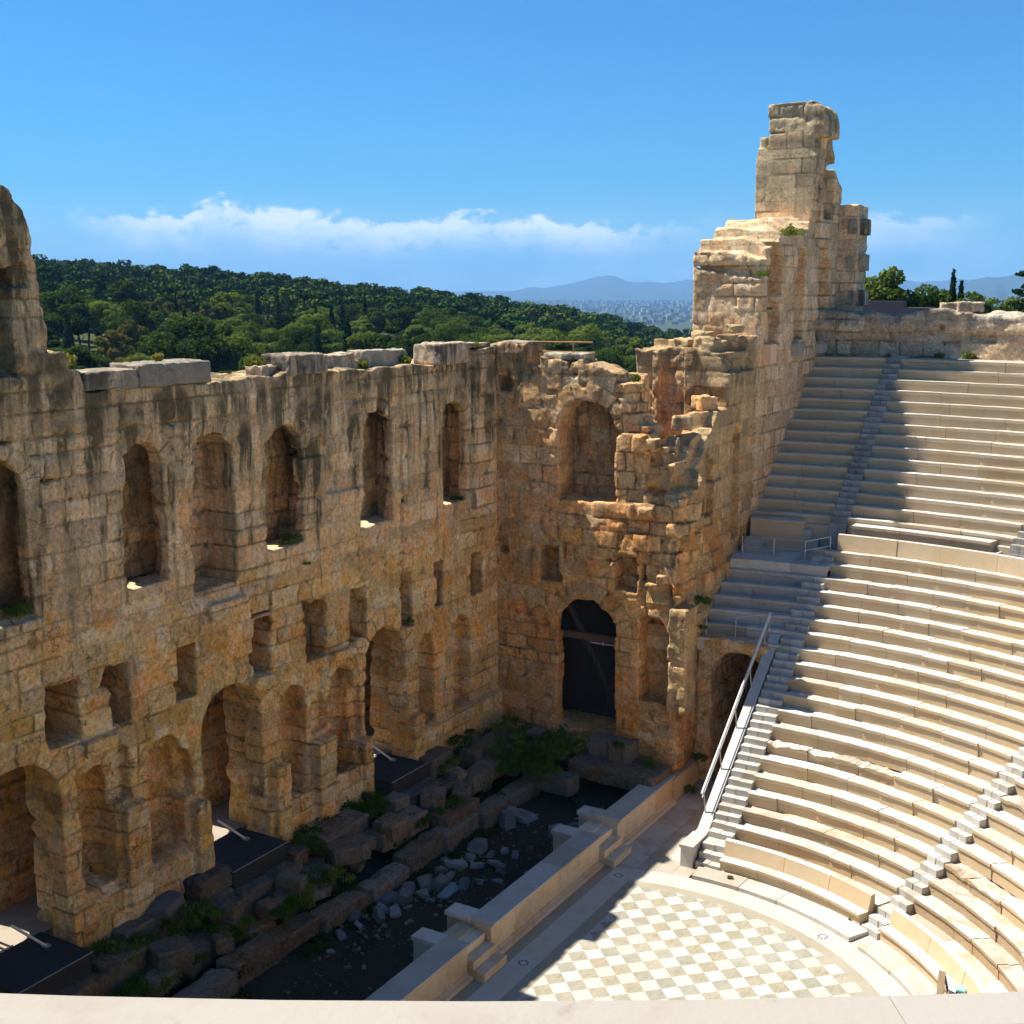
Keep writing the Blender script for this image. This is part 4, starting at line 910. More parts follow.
# floor of the stage pit: trodden earth
i = np.arange(40)
PX, PY = np.meshgrid(np.linspace(-1.2, 8.7, 56), np.linspace(-13.5, 20, 160), indexing='ij')
PZ = 0.02 + 0.10 * fbm(PX, PY, PX * 0, 0.9, 3, 5.0) + 0.9 * np.clip((2.6 - PX) / 2.6, 0, 1) + 0.6 * np.clip((PY - 16) / 2, 0, 1) * (PX < 8)
n2 = PX.shape[1]; i = np.arange(PX.shape[0] - 1)[:, None] * n2 + np.arange(n2 - 1)[None, :]
pg = obj('stage_pit_ground', make_mesh('stage_pit_ground', np.stack([PX.ravel(), PY.ravel(), PZ.ravel()], 1), np.stack([i, i + n2, i + n2 + 1, i + 1], 2).reshape(-1, 4), True), ground_mat(0.5)); tag(pg, kind='structure')

# ------------------------------------------------------------------ outer wall behind the top row
def outer_field(X, Y, Z):
    top = 20.75 + 0.2 * vnoise(X, X * 0, X * 0, 0.45, 3.0) + 0.12 * vnoise(X, Y, X * 0, 1.2, 3.0)
    S = np.maximum(np.maximum(-Y, Y - 1.4), Z - top)
    return np.maximum(S, -np.maximum(np.maximum(-0.5 - Y, Y - 0.14), np.maximum(16 - Z, Z - 19.75)))
E3 = course_table(17, 22, 4, 0.45, 0.8)
def bend(V):
    a = np.radians(112 - np.degrees(V[:, 0] / 37.0)); r = 37.1 + V[:, 1]
    return np.stack([CAVX + r * np.cos(a), r * np.sin(a), V[:, 2]], 1)
ow = obj('outer_wall', masonry_mesh('outer_wall', (8.6, 45, -0.3, 1.7, 17.4, 21.6), 0.1, outer_field, lambda x, y, z: blocks(x, z, E3, 71, 0.8, 1.9), 1.3, warp=bend, weather=lambda x, y, z: np.clip((z - 19.6) / 0.8, 0, 1) * 0.8, groove=0.07), M_BEIGE)
tag(ow, 'rough beige stone wall behind the top row of seats', 'wall')
for k, (u, z, s) in enumerate([(24.0, 18.35, 0.5), (25.5, 18.35, 0.75), (27.2, 18.35, 0.7), (23.0, 19.2, 0.55), (27.0, 19.4, 0.5)]):
    a = R(112 - math.degrees(u / 37)); capstone((s, s * 0.9, s * 1.0), (CAVX + 37.05 * math.cos(a), 37.05 * math.sin(a), z), 170 + k, a, ow, M_BEIGE, 'loose_stone', 0.08, 2)
for k, (x, y, s) in enumerate([(15.4, 38.3, 0.8), (16.3, 38.2, 0.9)]):
    o = capstone((s * 1.5, s, s * 0.6), (x, y, 20.75), 180 + k, 0.3, None, M_BEIGE, 'boulder', 0.1, 2)
    tag(o, ['beige boulder lying on the outer wall by the cypresses', 'larger beige boulder on the outer wall near the right edge'][k], 'boulder')
lw = MB().box(8.6, 11.6, 43.5, 44.2, 17.5, 21.25).box(11.61, 13.2, 43.4, 44.3, 17.5, 20.9).build('dark_garden_wall', plain_mat('purple_render', (0.13, 0.10, 0.11), 0.9)); tag(lw, 'low dark purplish wall behind the beige outer wall near the tower', 'wall')

# ------------------------------------------------------------------ parapet in the foreground
PA = np.array([(26.78, -28.62), (27.51, -28.22), (28.21, -27.81), (29.19, -27.17)])
cf = np.polyfit(PA[:, 0], PA[:, 1], 2)
xs = np.linspace(17.0, 36.0, 41); ys = np.polyval(cf, xs)
tx = np.gradient(xs); ty = np.gradient(ys); L_ = np.hypot(tx, ty); nx_, ny_ = ty / L_, -tx / L_        # towards the camera
fp = empty('parapet', 'smooth cream marble parapet in the foreground across the bottom of the picture', 'parapet', (28, -28, 18))
cop = MB(); bod = MB()
for a in range(0, len(xs) - 1, 5):
    b = min(a + 5, len(xs) - 1); idx = range(a, b + 1)
    def sweep(mb, prof, shr=0.0012):
        m = len(prof); V = []
        for q in idx:
            for (o_, z) in prof:
                V.append((xs[q] + nx_[q] * o_ + (shr * tx[q] / L_[q] if q == a else -shr * tx[q] / L_[q] if q == b else 0), ys[q] + ny_[q] * o_ + (shr * ty[q] / L_[q] if q == a else -shr * ty[q] / L_[q] if q == b else 0), z))
        n = len(list(idx)); Fq = []
        for q in range(n - 1):
            for e in range(m): Fq.append((q * m + e, q * m + (e + 1) % m, (q + 1) * m + (e + 1) % m, (q + 1) * m + e))
        Fq += [tuple(range(m))[::-1], tuple(range((n - 1) * m, n * m))]
        mb.add(V, Fq)
    sweep(cop, [(0.0, 19.93), (0.0, 20.09), (0.012, 20.10), (0.160, 20.10), (0.172, 20.09), (0.172, 19.93)])
    sweep(bod, [(0.02, 17.6), (0.02, 19.93), (0.30, 19.93), (0.30, 17.6)], 0.0)
cop.build('coping', M_LEDGE, fp); bod.build('wall_body', M_RUIN, fp)

# ------------------------------------------------------------------ ruined blocks, ramps and fragments on the stage
def ruin(lab, size, loc, seed, rz=0.0, rough=0.06, cuts=0, mat=None, name='stone_block', grp='fallen blocks of the ruined stage'):
    o = obj(name, rock_mesh(name, size, seed, rough * 0.38, cuts or 1, max(size) / 0.06, 0.03, (0.8, 0.98) if not cuts else (0.5, 0.8)), mat or M_RUIN)
    o.location = loc; o.rotation_euler.z = rz
    return tag(o, lab, 'stone block', grp)
RB = [
 ('big square ruin block at the foot of the pier right of the nearest doorway', (1.5, 1.5, 1.1), (0.9, -6.5, 0.85)),
 ('long low ruin block in front of the big square one at lower left', (1.0, 4.3, 0.85), (1.75, -4.3, 0.45)),
 ('upright cube of pale pitted stone left of the middle doorway', (1.2, 1.5, 1.3), (0.55, -2.2, 0.6)),
 ('weedy mound of stone under the niche right of the nearest doorway', (1.1, 2.6, 1.3), (0.3, -4.6, 0.9)),
 ('flat dark block against the left side of the middle ramp', (1.0, 1.6, 0.7), (0.5, -2.0, 1.85)),
 ('tilted block against the right side of the middle ramp', (1.0, 0.7, 1.1), (1.0, 1.75, 0.9)),
 ('two-course block wall below the pair of niches in the middle', (1.1, 2.7, 1.5), (1.1, 4.2, 0.55)),
 ('small block standing in weeds below the two-course wall', (0.9, 1.0, 0.9), (2.0, 2.0, 0.45)),
 ('long tan block lying in front of the far ramp', (0.9, 2.9, 0.8), (2.2, 6.6, 0.75)),
 ('square grey block beside the right edge of the far ramp', (1.0, 1.7, 0.9), (0.6, 11.4, 1.5)),
 ('thin broken slab under the square grey block', (0.9, 1.8, 0.35), (1.5, 10.6, 1.15)),
 ('short upright block right of the thin broken slab', (0.7, 0.8, 0.75), (1.9, 11.3, 0.9)),
 ('rubble block with moss at the turn of the low stage footing', (1.0, 2.4, 0.8), (3.0, 9.4, 0.45)),
 ('small block at the left corner of the far ramp', (0.8, 0.8, 0.9), (1.4, 7.55, 1.1)),
 ('long shaded block under the far pair of niches', (0.9, 2.6, 0.75), (2.2, 12.6, 0.95)),
 ('row of joined blocks buried in weeds near the far corner', (0.9, 3.2, 0.85), (1.3, 14.6, 1.2)),
 ('small pale block left of the dark doorway', (0.8, 0.8, 0.8), (2.6, 16.9, 1.3)),
 ('low worn block in front of the small pale one', (0.8, 0.9, 0.5), (3.0, 15.9, 1.0)),
 ('broad thick slab at the foot of the wall right of the dark doorway', (4.2, 1.9, 0.75), (7.1, 16.3, 0.85)),
 ('left one of two blocks stacked on the broad slab', (1.0, 0.9, 0.8), (5.9, 16.9, 1.6)),
 ('right one of two blocks stacked on the broad slab', (1.1, 1.0, 0.85), (7.0, 16.8, 1.6)),
 ('dark curved footing stone below the dark doorway', (2.4, 0.9, 0.8), (4.6, 14.6, 0.45)),
]
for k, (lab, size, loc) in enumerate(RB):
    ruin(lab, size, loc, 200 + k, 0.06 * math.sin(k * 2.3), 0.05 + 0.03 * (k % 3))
for k in range(26):
    y_ = -7.0 + 0.93 * k + 0.3 * math.sin(k * 3.1); x_ = 1.5 + 0.9 * abs(math.sin(k * 1.9))
    if any(a_ < y_ < b_ for a_, b_ in ((-1.2, 1.3), (7.9, 10.1))): x_ = 2.2
    ruin('small squared stone lying among the weeds along the foot of the stage wall', (0.5 + 0.25 * (k % 3), 0.6 + 0.3 * (k % 4), 0.4 + 0.12 * (k % 3)), (x_, y_, 0.55 + 0.35 * (k % 3)), 600 + k, 0.5 * math.sin(k * 2.7), 0.07, grp='small stones along the foot of the stage wall')
# continuous footing of long blocks in front
yy = -9.0; k = 0
FOOT = ['footing block at the lower left end of the low stage footing', 'second footing block from the left end of the low stage footing', 'footing block below the upright cube', 'footing block below the middle ramp', 'footing block left of the marble rubble heap',
        'mossy footing block behind the marble rubble heap', 'footing block behind the largest marble pieces', 'footing block below the long tan block', 'footing block at the far end of the marble heap', 'last footing block before the broad slab']
while yy < 13.5 and k < len(FOOT):
    Lb = 1.9 + 0.8 * random.random()
    ruin(FOOT[k], (0.85, Lb, 0.55 + 0.3 * random.random()), (3.05 + 0.15 * math.sin(k * 1.7) + 0.05 * k, yy + Lb / 2, 0.05), 260 + k, 0.03 * math.cos(k), 0.07)
    yy += Lb + 0.06; k += 1
# white stone on the mound
ruin('white marble chunk lying on the weedy mound near the left niche', (0.9, 1.3, 0.4), (0.6, -4.0, 2.1), 280, 0.3, 0.05, 3, M_FRAG, 'marble_chunk')
for k, (c, y0, y1, lab) in enumerate([(-8.62, -10.0, -7.35, 'dark decked ramp leading into the nearest doorway'), (0.08, -1.35, 1.5, 'dark decked ramp leading into the middle doorway'), (9.0, 7.75, 10.3, 'dark decked ramp leading into the far doorway')]):
    t = empty('ramp', lab, 'ramp', (0.3, c, 0), 'dark ramps at the stage doorways')
    MB().box(-1.25, 1.1, y0, y1, 2.30, 2.40).build('deck', M_DECK, t)
    MB().box(1.06, 1.11, y0, y1, 2.402, 2.415).build('edge_strip', M_STEEL, t)
    MB().box(-0.2, 1.04, y0 + 0.05, y1 - 0.05, 1.75, 2.298).build('skirt', M_DECK, t)
    o = obj('stone_base', rock_mesh('stone_base', (1.7, y1 - y0 + 0.3, 1.6), 240 + k, 0.07, 2, 36, 0.04, (0.85, 0.98)), M_RUIN, t); o.location = (0.75, (y0 + y1) / 2, 0.12)
    a = Vector((-1.0, c + 0.05, 3.25)); b = Vector((-0.35, c + 0.75, 2.42))
    p = empty('leaning_pole', ['white pole slanting across the nearest doorway', 'white pole slanting across the middle doorway', 'thin pale pole slanting across the far doorway'][k], 'pole', b, 'poles across the doorways')
    MB().tube(a, b, 0.045).build('shaft', M_STICK, p); MB().box(b.x - 0.12, b.x + 0.12, b.y - 0.1, b.y + 0.1, 2.405, 2.46).build('foot_plate', M_STEEL, p)
gb = empty('floor_grate', 'black barred grate on the sunlit floor inside the nearest doorway', 'grate', (-1.8, -8.8, 2.34))
bars = MB()
for k in range(7): bars.box(-2.6, -1.3, -9.6 + 0.2 * k, -9.57 + 0.2 * k, 2.345, 2.40)
bars.build('bars', M_BLACK, gb); MB().box(-2.65, -2.6, -9.65, -8.35, 2.34, 2.41).box(-1.3, -1.25, -9.65, -8.35, 2.403, 2.43).build('frame', M_BLACK, gb)

# marble fragments in the pit
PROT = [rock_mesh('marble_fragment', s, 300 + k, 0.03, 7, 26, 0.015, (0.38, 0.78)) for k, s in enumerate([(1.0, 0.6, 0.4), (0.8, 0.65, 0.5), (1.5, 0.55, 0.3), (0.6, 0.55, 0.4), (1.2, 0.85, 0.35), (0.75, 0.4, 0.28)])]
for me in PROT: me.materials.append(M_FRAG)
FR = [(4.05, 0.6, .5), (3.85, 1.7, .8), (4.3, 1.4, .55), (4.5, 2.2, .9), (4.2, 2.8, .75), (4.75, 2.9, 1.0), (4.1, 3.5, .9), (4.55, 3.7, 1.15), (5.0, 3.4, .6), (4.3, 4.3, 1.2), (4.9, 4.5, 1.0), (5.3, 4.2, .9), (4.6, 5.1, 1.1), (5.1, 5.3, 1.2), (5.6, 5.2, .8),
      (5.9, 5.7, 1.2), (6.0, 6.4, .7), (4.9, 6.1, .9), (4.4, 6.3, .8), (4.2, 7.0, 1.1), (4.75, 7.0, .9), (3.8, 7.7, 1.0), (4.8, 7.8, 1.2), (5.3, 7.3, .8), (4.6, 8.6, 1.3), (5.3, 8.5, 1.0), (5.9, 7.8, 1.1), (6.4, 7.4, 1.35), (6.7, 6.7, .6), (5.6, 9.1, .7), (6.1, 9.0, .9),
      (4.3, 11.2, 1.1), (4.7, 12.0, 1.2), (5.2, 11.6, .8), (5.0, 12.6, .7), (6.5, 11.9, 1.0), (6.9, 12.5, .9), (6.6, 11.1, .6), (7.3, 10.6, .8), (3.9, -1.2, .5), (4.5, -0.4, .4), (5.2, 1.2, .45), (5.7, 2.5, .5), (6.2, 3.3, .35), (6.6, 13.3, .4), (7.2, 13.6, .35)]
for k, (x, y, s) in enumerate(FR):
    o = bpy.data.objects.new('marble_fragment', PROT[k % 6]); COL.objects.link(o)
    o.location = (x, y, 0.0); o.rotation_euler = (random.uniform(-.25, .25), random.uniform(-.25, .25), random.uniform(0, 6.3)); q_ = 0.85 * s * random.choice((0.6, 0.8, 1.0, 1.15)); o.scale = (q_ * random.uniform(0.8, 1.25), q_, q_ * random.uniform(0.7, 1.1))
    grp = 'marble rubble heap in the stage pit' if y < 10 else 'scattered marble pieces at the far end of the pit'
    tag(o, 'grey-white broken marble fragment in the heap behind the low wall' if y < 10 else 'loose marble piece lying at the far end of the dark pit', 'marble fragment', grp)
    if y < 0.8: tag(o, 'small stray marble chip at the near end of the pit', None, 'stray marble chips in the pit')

OCT = np.array([(1, 0, 0), (-1, 0, 0), (0, 1, 0), (0, -1, 0), (0, 0, .7), (0, 0, -.7)], float); OF = np.array([(0, 2, 4), (2, 1, 4), (1, 3, 4), (3, 0, 4), (2, 0, 5), (1, 2, 5), (3, 1, 5), (0, 3, 5)])
gv, gf, gcol = [], [], []
for k in range(800):
    x_, y_ = (random.gauss(4.8, 0.9), random.gauss(5.0, 3.2)) if k % 2 else (random.uniform(3.2, 8.2), random.uniform(-9, 15))
    gv.append((OCT + RNG.normal(size=(6, 3)) * 0.25) * (0.03 + 0.09 * random.random() ** 3) + (min(8.2, max(3.2, x_)), y_, 0.06)); gf.append(OF + 6 * k); gcol.append(np.tile((random.random(), 0, 0), (6, 1)))
go = obj('pit_grit', make_mesh('pit_grit', np.concatenate(gv), np.concatenate(gf), False, np.concatenate(gcol)), M_RUIN); tag(go, 'fine stone grit on the floor of the stage pit', kind='stuff')
# small things by the front seats, rusty rail on the wall top
bg_ = MB().box(23.2, 23.75, 7.3, 7.62, 0.62, 0.74).build('cloth_bundle', M_MINT); tag(bg_, 'mint green folded cloth lying on the front marble bench', 'cloth')
lb = empty('leaning_board', 'tan board propped upright beside the front bench at lower right', 'board', (22.95, 6.7, 0.2))
MB().prism([(6.45, 0.2), (6.62, 0.2), (6.72, 1.25), (6.66, 1.25)], 'x', 22.72, 22.92).build('board', M_TAN, lb); MB().tube((23.05, 6.9, 0.2), (22.9, 6.7, 1.1), 0.04).build('prop', M_BLACK, lb)
bgk = empty('rucksack', 'small dark rucksack with a mint flap standing by the front bench', 'bag', (23.4, 6.9, 0.2))
rk = obj('bag_body', rock_mesh('bag_body', (0.34, 0.3, 0.5), 391, 0.02, 0, 14, 0.1), M_BLACK, bgk); rk.location = (23.4, 6.85, 0.2)
rk = obj('flap', rock_mesh('flap', (0.3, 0.3, 0.12), 392, 0.02, 0, 12, 0.05), M_MINT, bgk); rk.location = (23.4, 6.87, 0.66)
rr_ = empty('rusty_railing', 'rusty double rail standing on the wall top at the stage corner', 'railing', (1.0, 18.5, 19.2))
MB().tube((0.75, 18.5, 19.62), (4.4, 18.5, 19.66), 0.035).build('rail', M_RUST, rr_); MB().tube((1.2, 18.75, 19.18), (4.4, 18.75, 19.2), 0.035).build('rail', M_RUST, rr_)
for x in (1.4, 3.4): MB().tube((x, 18.6, 18.6), (x, 18.6, 19.66), 0.03).build('post', M_RUST, rr_)

# ------------------------------------------------------------------ vegetation
def leaves(blobs, n, size, seed, up=0.0, shell=0.55):
    r = np.random.default_rng(seed); Vs = []
    tot = sum(b[3] * b[4] for b in blobs); c = []; o_ = []
    for (x, y, z, rh, rv) in blobs:
        k = max(4, int(n * rh * rv / tot)); d = r.normal(size=(k, 3)); d /= np.linalg.norm(d, axis=1)[:, None]
        rad = shell + (1 - shell) * r.random(k) ** 0.6
        c.append(np.stack([x + d[:, 0] * rad * rh, y + d[:, 1] * rad * rh, z + d[:, 2] * rad * rv], 1)); o_.append(d)
    c = np.concatenate(c); k = len(c)
    O = np.concatenate(o_) if up == 0 else np.zeros((k, 3))
    nn = r.normal(size=(k, 3)) * 0.55 + O * 0.9 + np.array([0, 0, 0.25]) if up == 0 else r.normal(size=(k, 3))
    nn /= np.linalg.norm(nn, axis=1)[:, None] + 1e-9
    t_ = r.normal(size=(k, 3)); t_[:, 2] += up
    a = np.cross(nn, t_) if up == 0 else t_
    a /= np.linalg.norm(a, axis=1)[:, None] + 1e-9
    b = np.cross(a, nn); b /= np.linalg.norm(b, axis=1)[:, None] + 1e-9
    s = size * r.uniform(0.6, 1.4, k)[:, None]
    V = np.stack([c - a * s, c + b * s * 0.6, c + a * s, c - b * s * 0.6], 1).reshape(-1, 3)
    return V, np.arange(4 * k).reshape(-1, 4)
def trunk(mb, h, r0, lean=(0, 0), limbs=4, seed=0):
    rr = random.Random(seed); p = Vector((0, 0, -0.4)); q = Vector((lean[0], lean[1], h))
    m = p.lerp(q, 0.5) + Vector((rr.uniform(-.2, .2), rr.uniform(-.2, .2), 0))
    mb.tube(p, m, r0, 7, r0 * 0.75); mb.tube(m, q, r0 * 0.75, 7, r0 * 0.35)
    for i in range(limbs):
        s = m.lerp(q, rr.uniform(0.1, 0.9)); a = rr.uniform(0, 6.3)
        mb.tube(s, s + Vector((math.cos(a) * h * 0.3, math.sin(a) * h * 0.3, h * 0.22)), r0 * 0.35, 5, r0 * 0.12)
    return mb
def tree_mesh(name, blobs, n, size, seed, h, r0, mat, shell=0.55):
    V, F = leaves(blobs, n, size, seed, 0, shell)
    mb = trunk(MB(), h, r0, seed=seed); TV = np.concatenate(mb.V)
    me = bpy.data.meshes.new(name)
    me.from_pydata(np.concatenate([V, TV]).tolist(), [], F.tolist() + [tuple(i + len(V) for i in f) for f in mb.F]); me.update()
    me.materials.append(mat); me.materials.append(M_TRUNK)
    ix = np.zeros(len(me.polygons), np.int32); ix[len(F):] = 1; me.polygons.foreach_set('material_index', ix); me.shade_flat()
    return me
def pine_blobs(seed, R0=4.2, H0=8.0, n=13, flat=0.62):
    r = random.Random(seed); B = [(0, 0, H0 * 0.66, R0 * 0.5, R0 * 0.42)]; n = int(n * 1.6)
    for i in range(n):
        a = r.uniform(0, 6.3); d = R0 * math.sqrt(r.random()) * 0.8; s = r.choice((0.16, 0.2, 0.24, 0.3, 0.38)) * R0
        B.append((d * math.cos(a), d * math.sin(a), H0 * (0.5 + 0.42 * (1 - (d / R0) ** 2)) + r.uniform(-.9, .9), s, s * flat))
    return B
PINES = [tree_mesh('pine_tree', pine_blobs(10 + k, 2.8 + 0.26 * k, 7.0 + 0.7 * (k % 3), 13 + k, 0.5 + 0.1 * (k % 3)), 7500, 0.2, 20 + k, 5.5, 0.22, M_PINE, 0.66) for k in range(9)]
OLIVES = [tree_mesh('olive_tree', pine_blobs(40 + k, 3.2 + 0.4 * k, 6.6, 10, 0.75), 5000, 0.19, 50 + k, 4.5, 0.2, M_OLIVE, 0.45) for k in range(2)]
def cyp_blobs(h, r0, seed):
    r = random.Random(seed); B = []
    for i in range(10):
        f = i / 9; rad = r0 * (1 - f * 0.85) * min(1, 0.55 + f * 3)
        B.append((r.uniform(-.12, .12), r.uniform(-.12, .12), h * (0.08 + 0.88 * f), rad, h * 0.09))
    return B
CYPS = [tree_mesh('cypress_tree', cyp_blobs(13.0 + k, 2.1 + 0.3 * k, 60 + k), 5000, 0.2, 70 + k, 8, 0.2, M_CYP) for k in range(2)]

# the wooded hill: 285 nearest trees each an object, the rest one mass
cand = []
rr = random.Random(11)
for i in range(14000):
    th = rr.uniform(19, 58); D = math.sqrt(rr.uniform(105 ** 2, 520 ** 2))
    cand.append((th, D))
cells = {}; picked = []
for th, D in cand:
    x = CX - D * math.sin(R(th)); y = CY + D * math.cos(R(th))
    if x > -12 and y < 60: continue
    gap = 5.9 if D < 300 else 7.0
    kx, ky = int(x // gap), int(y // gap); ok = True
    for a in (-1, 0, 1):
        for b in (-1, 0, 1):
            for (px, py) in cells.get((gap, kx + a, ky + b), ()):
                if (px - x) ** 2 + (py - y) ** 2 < gap * gap: ok = False
    if ok: cells.setdefault((gap, kx, ky), []).append((x, y)); picked.append((x, y, D, th))
picked = [p for p in picked if not (p[3] < 21.5 and p[2] < 160)]
GZs = ground_z(np.array([p[0] for p in picked]), np.array([p[1] for p in picked]))
picked = [(*p, float(z)) for p, z in zip(picked, GZs)]
picked.sort(key=lambda p: p[2])
# put the singled-out trees where the photo shows most of them: between 20 and 54 degrees
vis = [p for p in picked if 20.5 < p[3] < 54]; rest = [p for p in picked if not (20.5 < p[3] < 54)]
single, mass = vis[:285], vis[285:] + rest
LAB = {'pine': ['dark green rounded pine in the wood on the hill behind the stage wall', 'bright green broad pine low on the wooded hill', 'blue-green pine high up the wooded hill'],
       'olive': ['yellowish green tree among the dark pines on the hill'], 'cyp': ['dark slender conical tree standing up out of the hill wood']}
for k, (x, y, D, th, z) in enumerate(single):
    u = rr.random()
    dens = 0.20 if 36 < th < 51 and 150 < D < 300 else 0.03
    if u < dens and D > 140 and th > 28: me, s, lab, cat = CYPS[k % 2], rr.uniform(0.6, 0.92), LAB['cyp'][0], 'cypress'
    elif u < dens + (0.34 if 44 < th < 51 and 180 < D < 320 else 0.12): me, s, lab, cat = OLIVES[k % 2], rr.uniform(0.8, 1.15), LAB['olive'][0], 'tree'
    else: me, s, lab, cat = PINES[rr.randrange(9)], rr.uniform(0.75, 1.3), LAB['pine'][0 if D > 220 else 1], 'pine tree'
    o = bpy.data.objects.new(me.name.split('.')[0], me); COL.objects.link(o)
    o.location = (x, y, z - 0.3); o.rotation_euler.z = rr.uniform(0, 6.3); o.scale = (s, s, s * rr.uniform(0.8, 1.2))
    tag(o, lab, cat, {'pine tree': 'pine trees on the wooded hill' if D > 220 else 'bright pines low on the wooded hill', 'tree': 'yellowish trees on the wooded hill', 'cypress': 'dark conical trees on the wooded hill'}[cat])
LOW = [leaves(pine_blobs(80 + k, 3.6 + 0.3 * k, 8.0, 9), 800, 0.40, 90 + k) for k in range(5)]
MV, MF, n0 = [], [], 0
for k, (x, y, D, th, z) in enumerate(mass):
    V, F = LOW[k % 5]; s = rr.uniform(0.85, 1.3); a = rr.uniform(0, 6.3); c, sn = math.cos(a) * s, math.sin(a) * s
    MV.append(np.stack([x + V[:, 0] * c - V[:, 1] * sn, y + V[:, 0] * sn + V[:, 1] * c, z - 0.3 + V[:, 2] * s], 1)); MF.append(F + n0); n0 += len(V)
def mass_mat():
    m, nt, out = new_mat('far_wood_foliage'); g = G(nt)
    pos = g.n('ShaderNodeNewGeometry').outputs['Position']
    v = g.n('ShaderNodeTexVoronoi'); nt.links.new(g.scale(pos, 1, 1, 0.3), v.inputs['Vector']); v.inputs['Scale'].default_value = 0.11
    s = g.n('ShaderNodeSeparateColor'); nt.links.new(v.outputs['Color'], s.inputs[0])
    col = g.ramp(s.outputs[0], [(0.0, (0.012, 0.032, 0.008)), (0.5, (0.034, 0.068, 0.012)), (0.85, (0.060, 0.098, 0.017)), (1.0, (0.10, 0.125, 0.025))])
    d = g.n('ShaderNodeBsdfDiffuse'); nt.links.new(col, d.inputs[0]); nt.links.new(d.outputs[0], out.inputs['Surface']); return m
fw = obj('far_wood', make_mesh('far_wood', np.concatenate(MV), np.concatenate(MF)), mass_mat()); tag(fw, 'distant mass of treetops along the crest of the hill', kind='stuff')

# trees behind the outer wall, right
def standing_tree(name, lab, cat, x, y, z, blobs, n, size, h, mat, seed, r0=0.18):
    t = empty(name, lab, cat, (x, y, z), 'trees behind the outer wall')
    V, F = leaves(blobs, n, size, seed)
    o = obj('crown', make_mesh('crown', V, F), mat, None); o.parent = t
    o = trunk(MB(), h, r0, seed=seed, limbs=0 if 'conifer' in name or 'cypress' in name else 4).build('trunk', M_TRUNK, None); o.parent = t
standing_tree('pine_tree', 'dark round pine just right of the tower behind the outer wall', 'pine tree', 4.6, 66, 17.6, [(0, 0, 4.0, 1.3, 1.0), (0.5, 0.2, 5.2, 1.0, 0.75), (-0.7, 0, 4.6, 0.9, 0.7), (0.9, -.3, 3.8, 0.9, 0.7), (-0.9, .4, 3.4, 0.9, 0.7), (0.2, 0.6, 3.0, 1.2, 0.8)], 2600, 0.17, 4.5, M_PINE, 401)
for k, (x, y, rr0, hh, lab) in enumerate([(6.1, 66.6, 1.15, 3.6, 'low green tree right of the dark round pine'), (7.5, 67.2, 1.15, 4.0, 'rounded green tree in the middle of the row behind the outer wall'), (8.6, 67.6, 1.15, 3.7, 'loose green tree left of the small cypress pair'), (10.6, 67.5, 1.15, 3.5, 'green tree right of the small cypress pair'), (12.0, 68.2, 1.2, 3.1, 'low green tree in front of the far mountain'), (13.5, 69, 1.2, 3.1, 'low green shrubby tree at the right edge')]):
    standing_tree('broadleaf_tree', lab, 'tree', x, y, 18.5, [(0, 0, hh - rr0, rr0, rr0 * 0.8), (rr0 * .7, .1, hh - rr0 * 1.4, rr0 * .7, rr0 * .6), (-rr0 * .7, -.1, hh - rr0 * 1.5, rr0 * .75, rr0 * .6), (0, .3, hh - 2 * rr0, rr0 * 1.2, rr0 * .7)], 1800, 0.15, hh * 0.7, M_PINE if k % 2 else M_WEED, 410 + k)
standing_tree('cypress_tree', 'taller one of two small dark cypresses behind the outer wall', 'cypress', 9.35, 67.3, 18.1, [(0, 0, 1.5 + i * 0.42, 0.5 * (1 - i / 10.5), 0.45) for i in range(9)], 1200, 0.13, 4.5, M_CYP, 421)
standing_tree('cypress_tree', 'shorter one of two small dark cypresses behind the outer wall', 'cypress', 9.95, 67.3, 18.0, [(0, 0, 1.5 + i * 0.38, 0.42 * (1 - i / 10.5), 0.42) for i in range(8)], 900, 0.13, 4, M_CYP, 422)
standing_tree('conifer_tree', 'dark conifer cut by the right edge with drooping side branches', 'conifer', 16.0, 58.0, 17.6, [(0.3 + 0.3 * math.cos(i * 2.4), 0.3 * math.sin(i * 2.4), 7.2 - i * 0.45, 0.25 + 0.09 * i, 0.2) for i in range(11)] + [(-0.55, -.3, 4.2, 0.45, 0.16), (-0.5, 0, 5.3, 0.35, 0.14), (-0.8, .1, 3.4, 0.5, 0.15)], 1500, 0.12, 7.0, M_CYP, 423)

# weeds and tufts
def tuft_mesh(name, blobs, n, size, seed, mat, up=1.5):
    V, F = leaves(blobs, n, size, seed, up, 0.2); me = make_mesh(name, V, F); me.materials.append(mat); return me
WEED = [tuft_mesh('weed_clump', [(0, 0, 0.12, 0.5, 0.22), (0.4, 0.1 * k, 0.1, 0.3, 0.2), (-0.35, 0.25, 0.2, 0.22, 0.35), (0.1 * k, -0.45, 0.08, 0.3, 0.16), (-0.6, -0.3, 0.05, 0.25, 0.12)], 520, 0.062, 500 + k, M_WEED) for k in range(3)]
TUFT = [tuft_mesh('grass_tuft', [(0, 0, 0.12, 0.3, 0.16)], 160, 0.09, 510 + k, M_TUFT, 2.5) for k in range(2)]
def plant(me, x, y, z, s, lab, cat, grp, rz=None):
    o = bpy.data.objects.new(me.name.split('.')[0], me); COL.objects.link(o); o.location = (x, y, z)
    o.scale = (s, s, s); o.rotation_euler.z = rr.uniform(0, 6.3); return tag(o, lab, cat, grp)
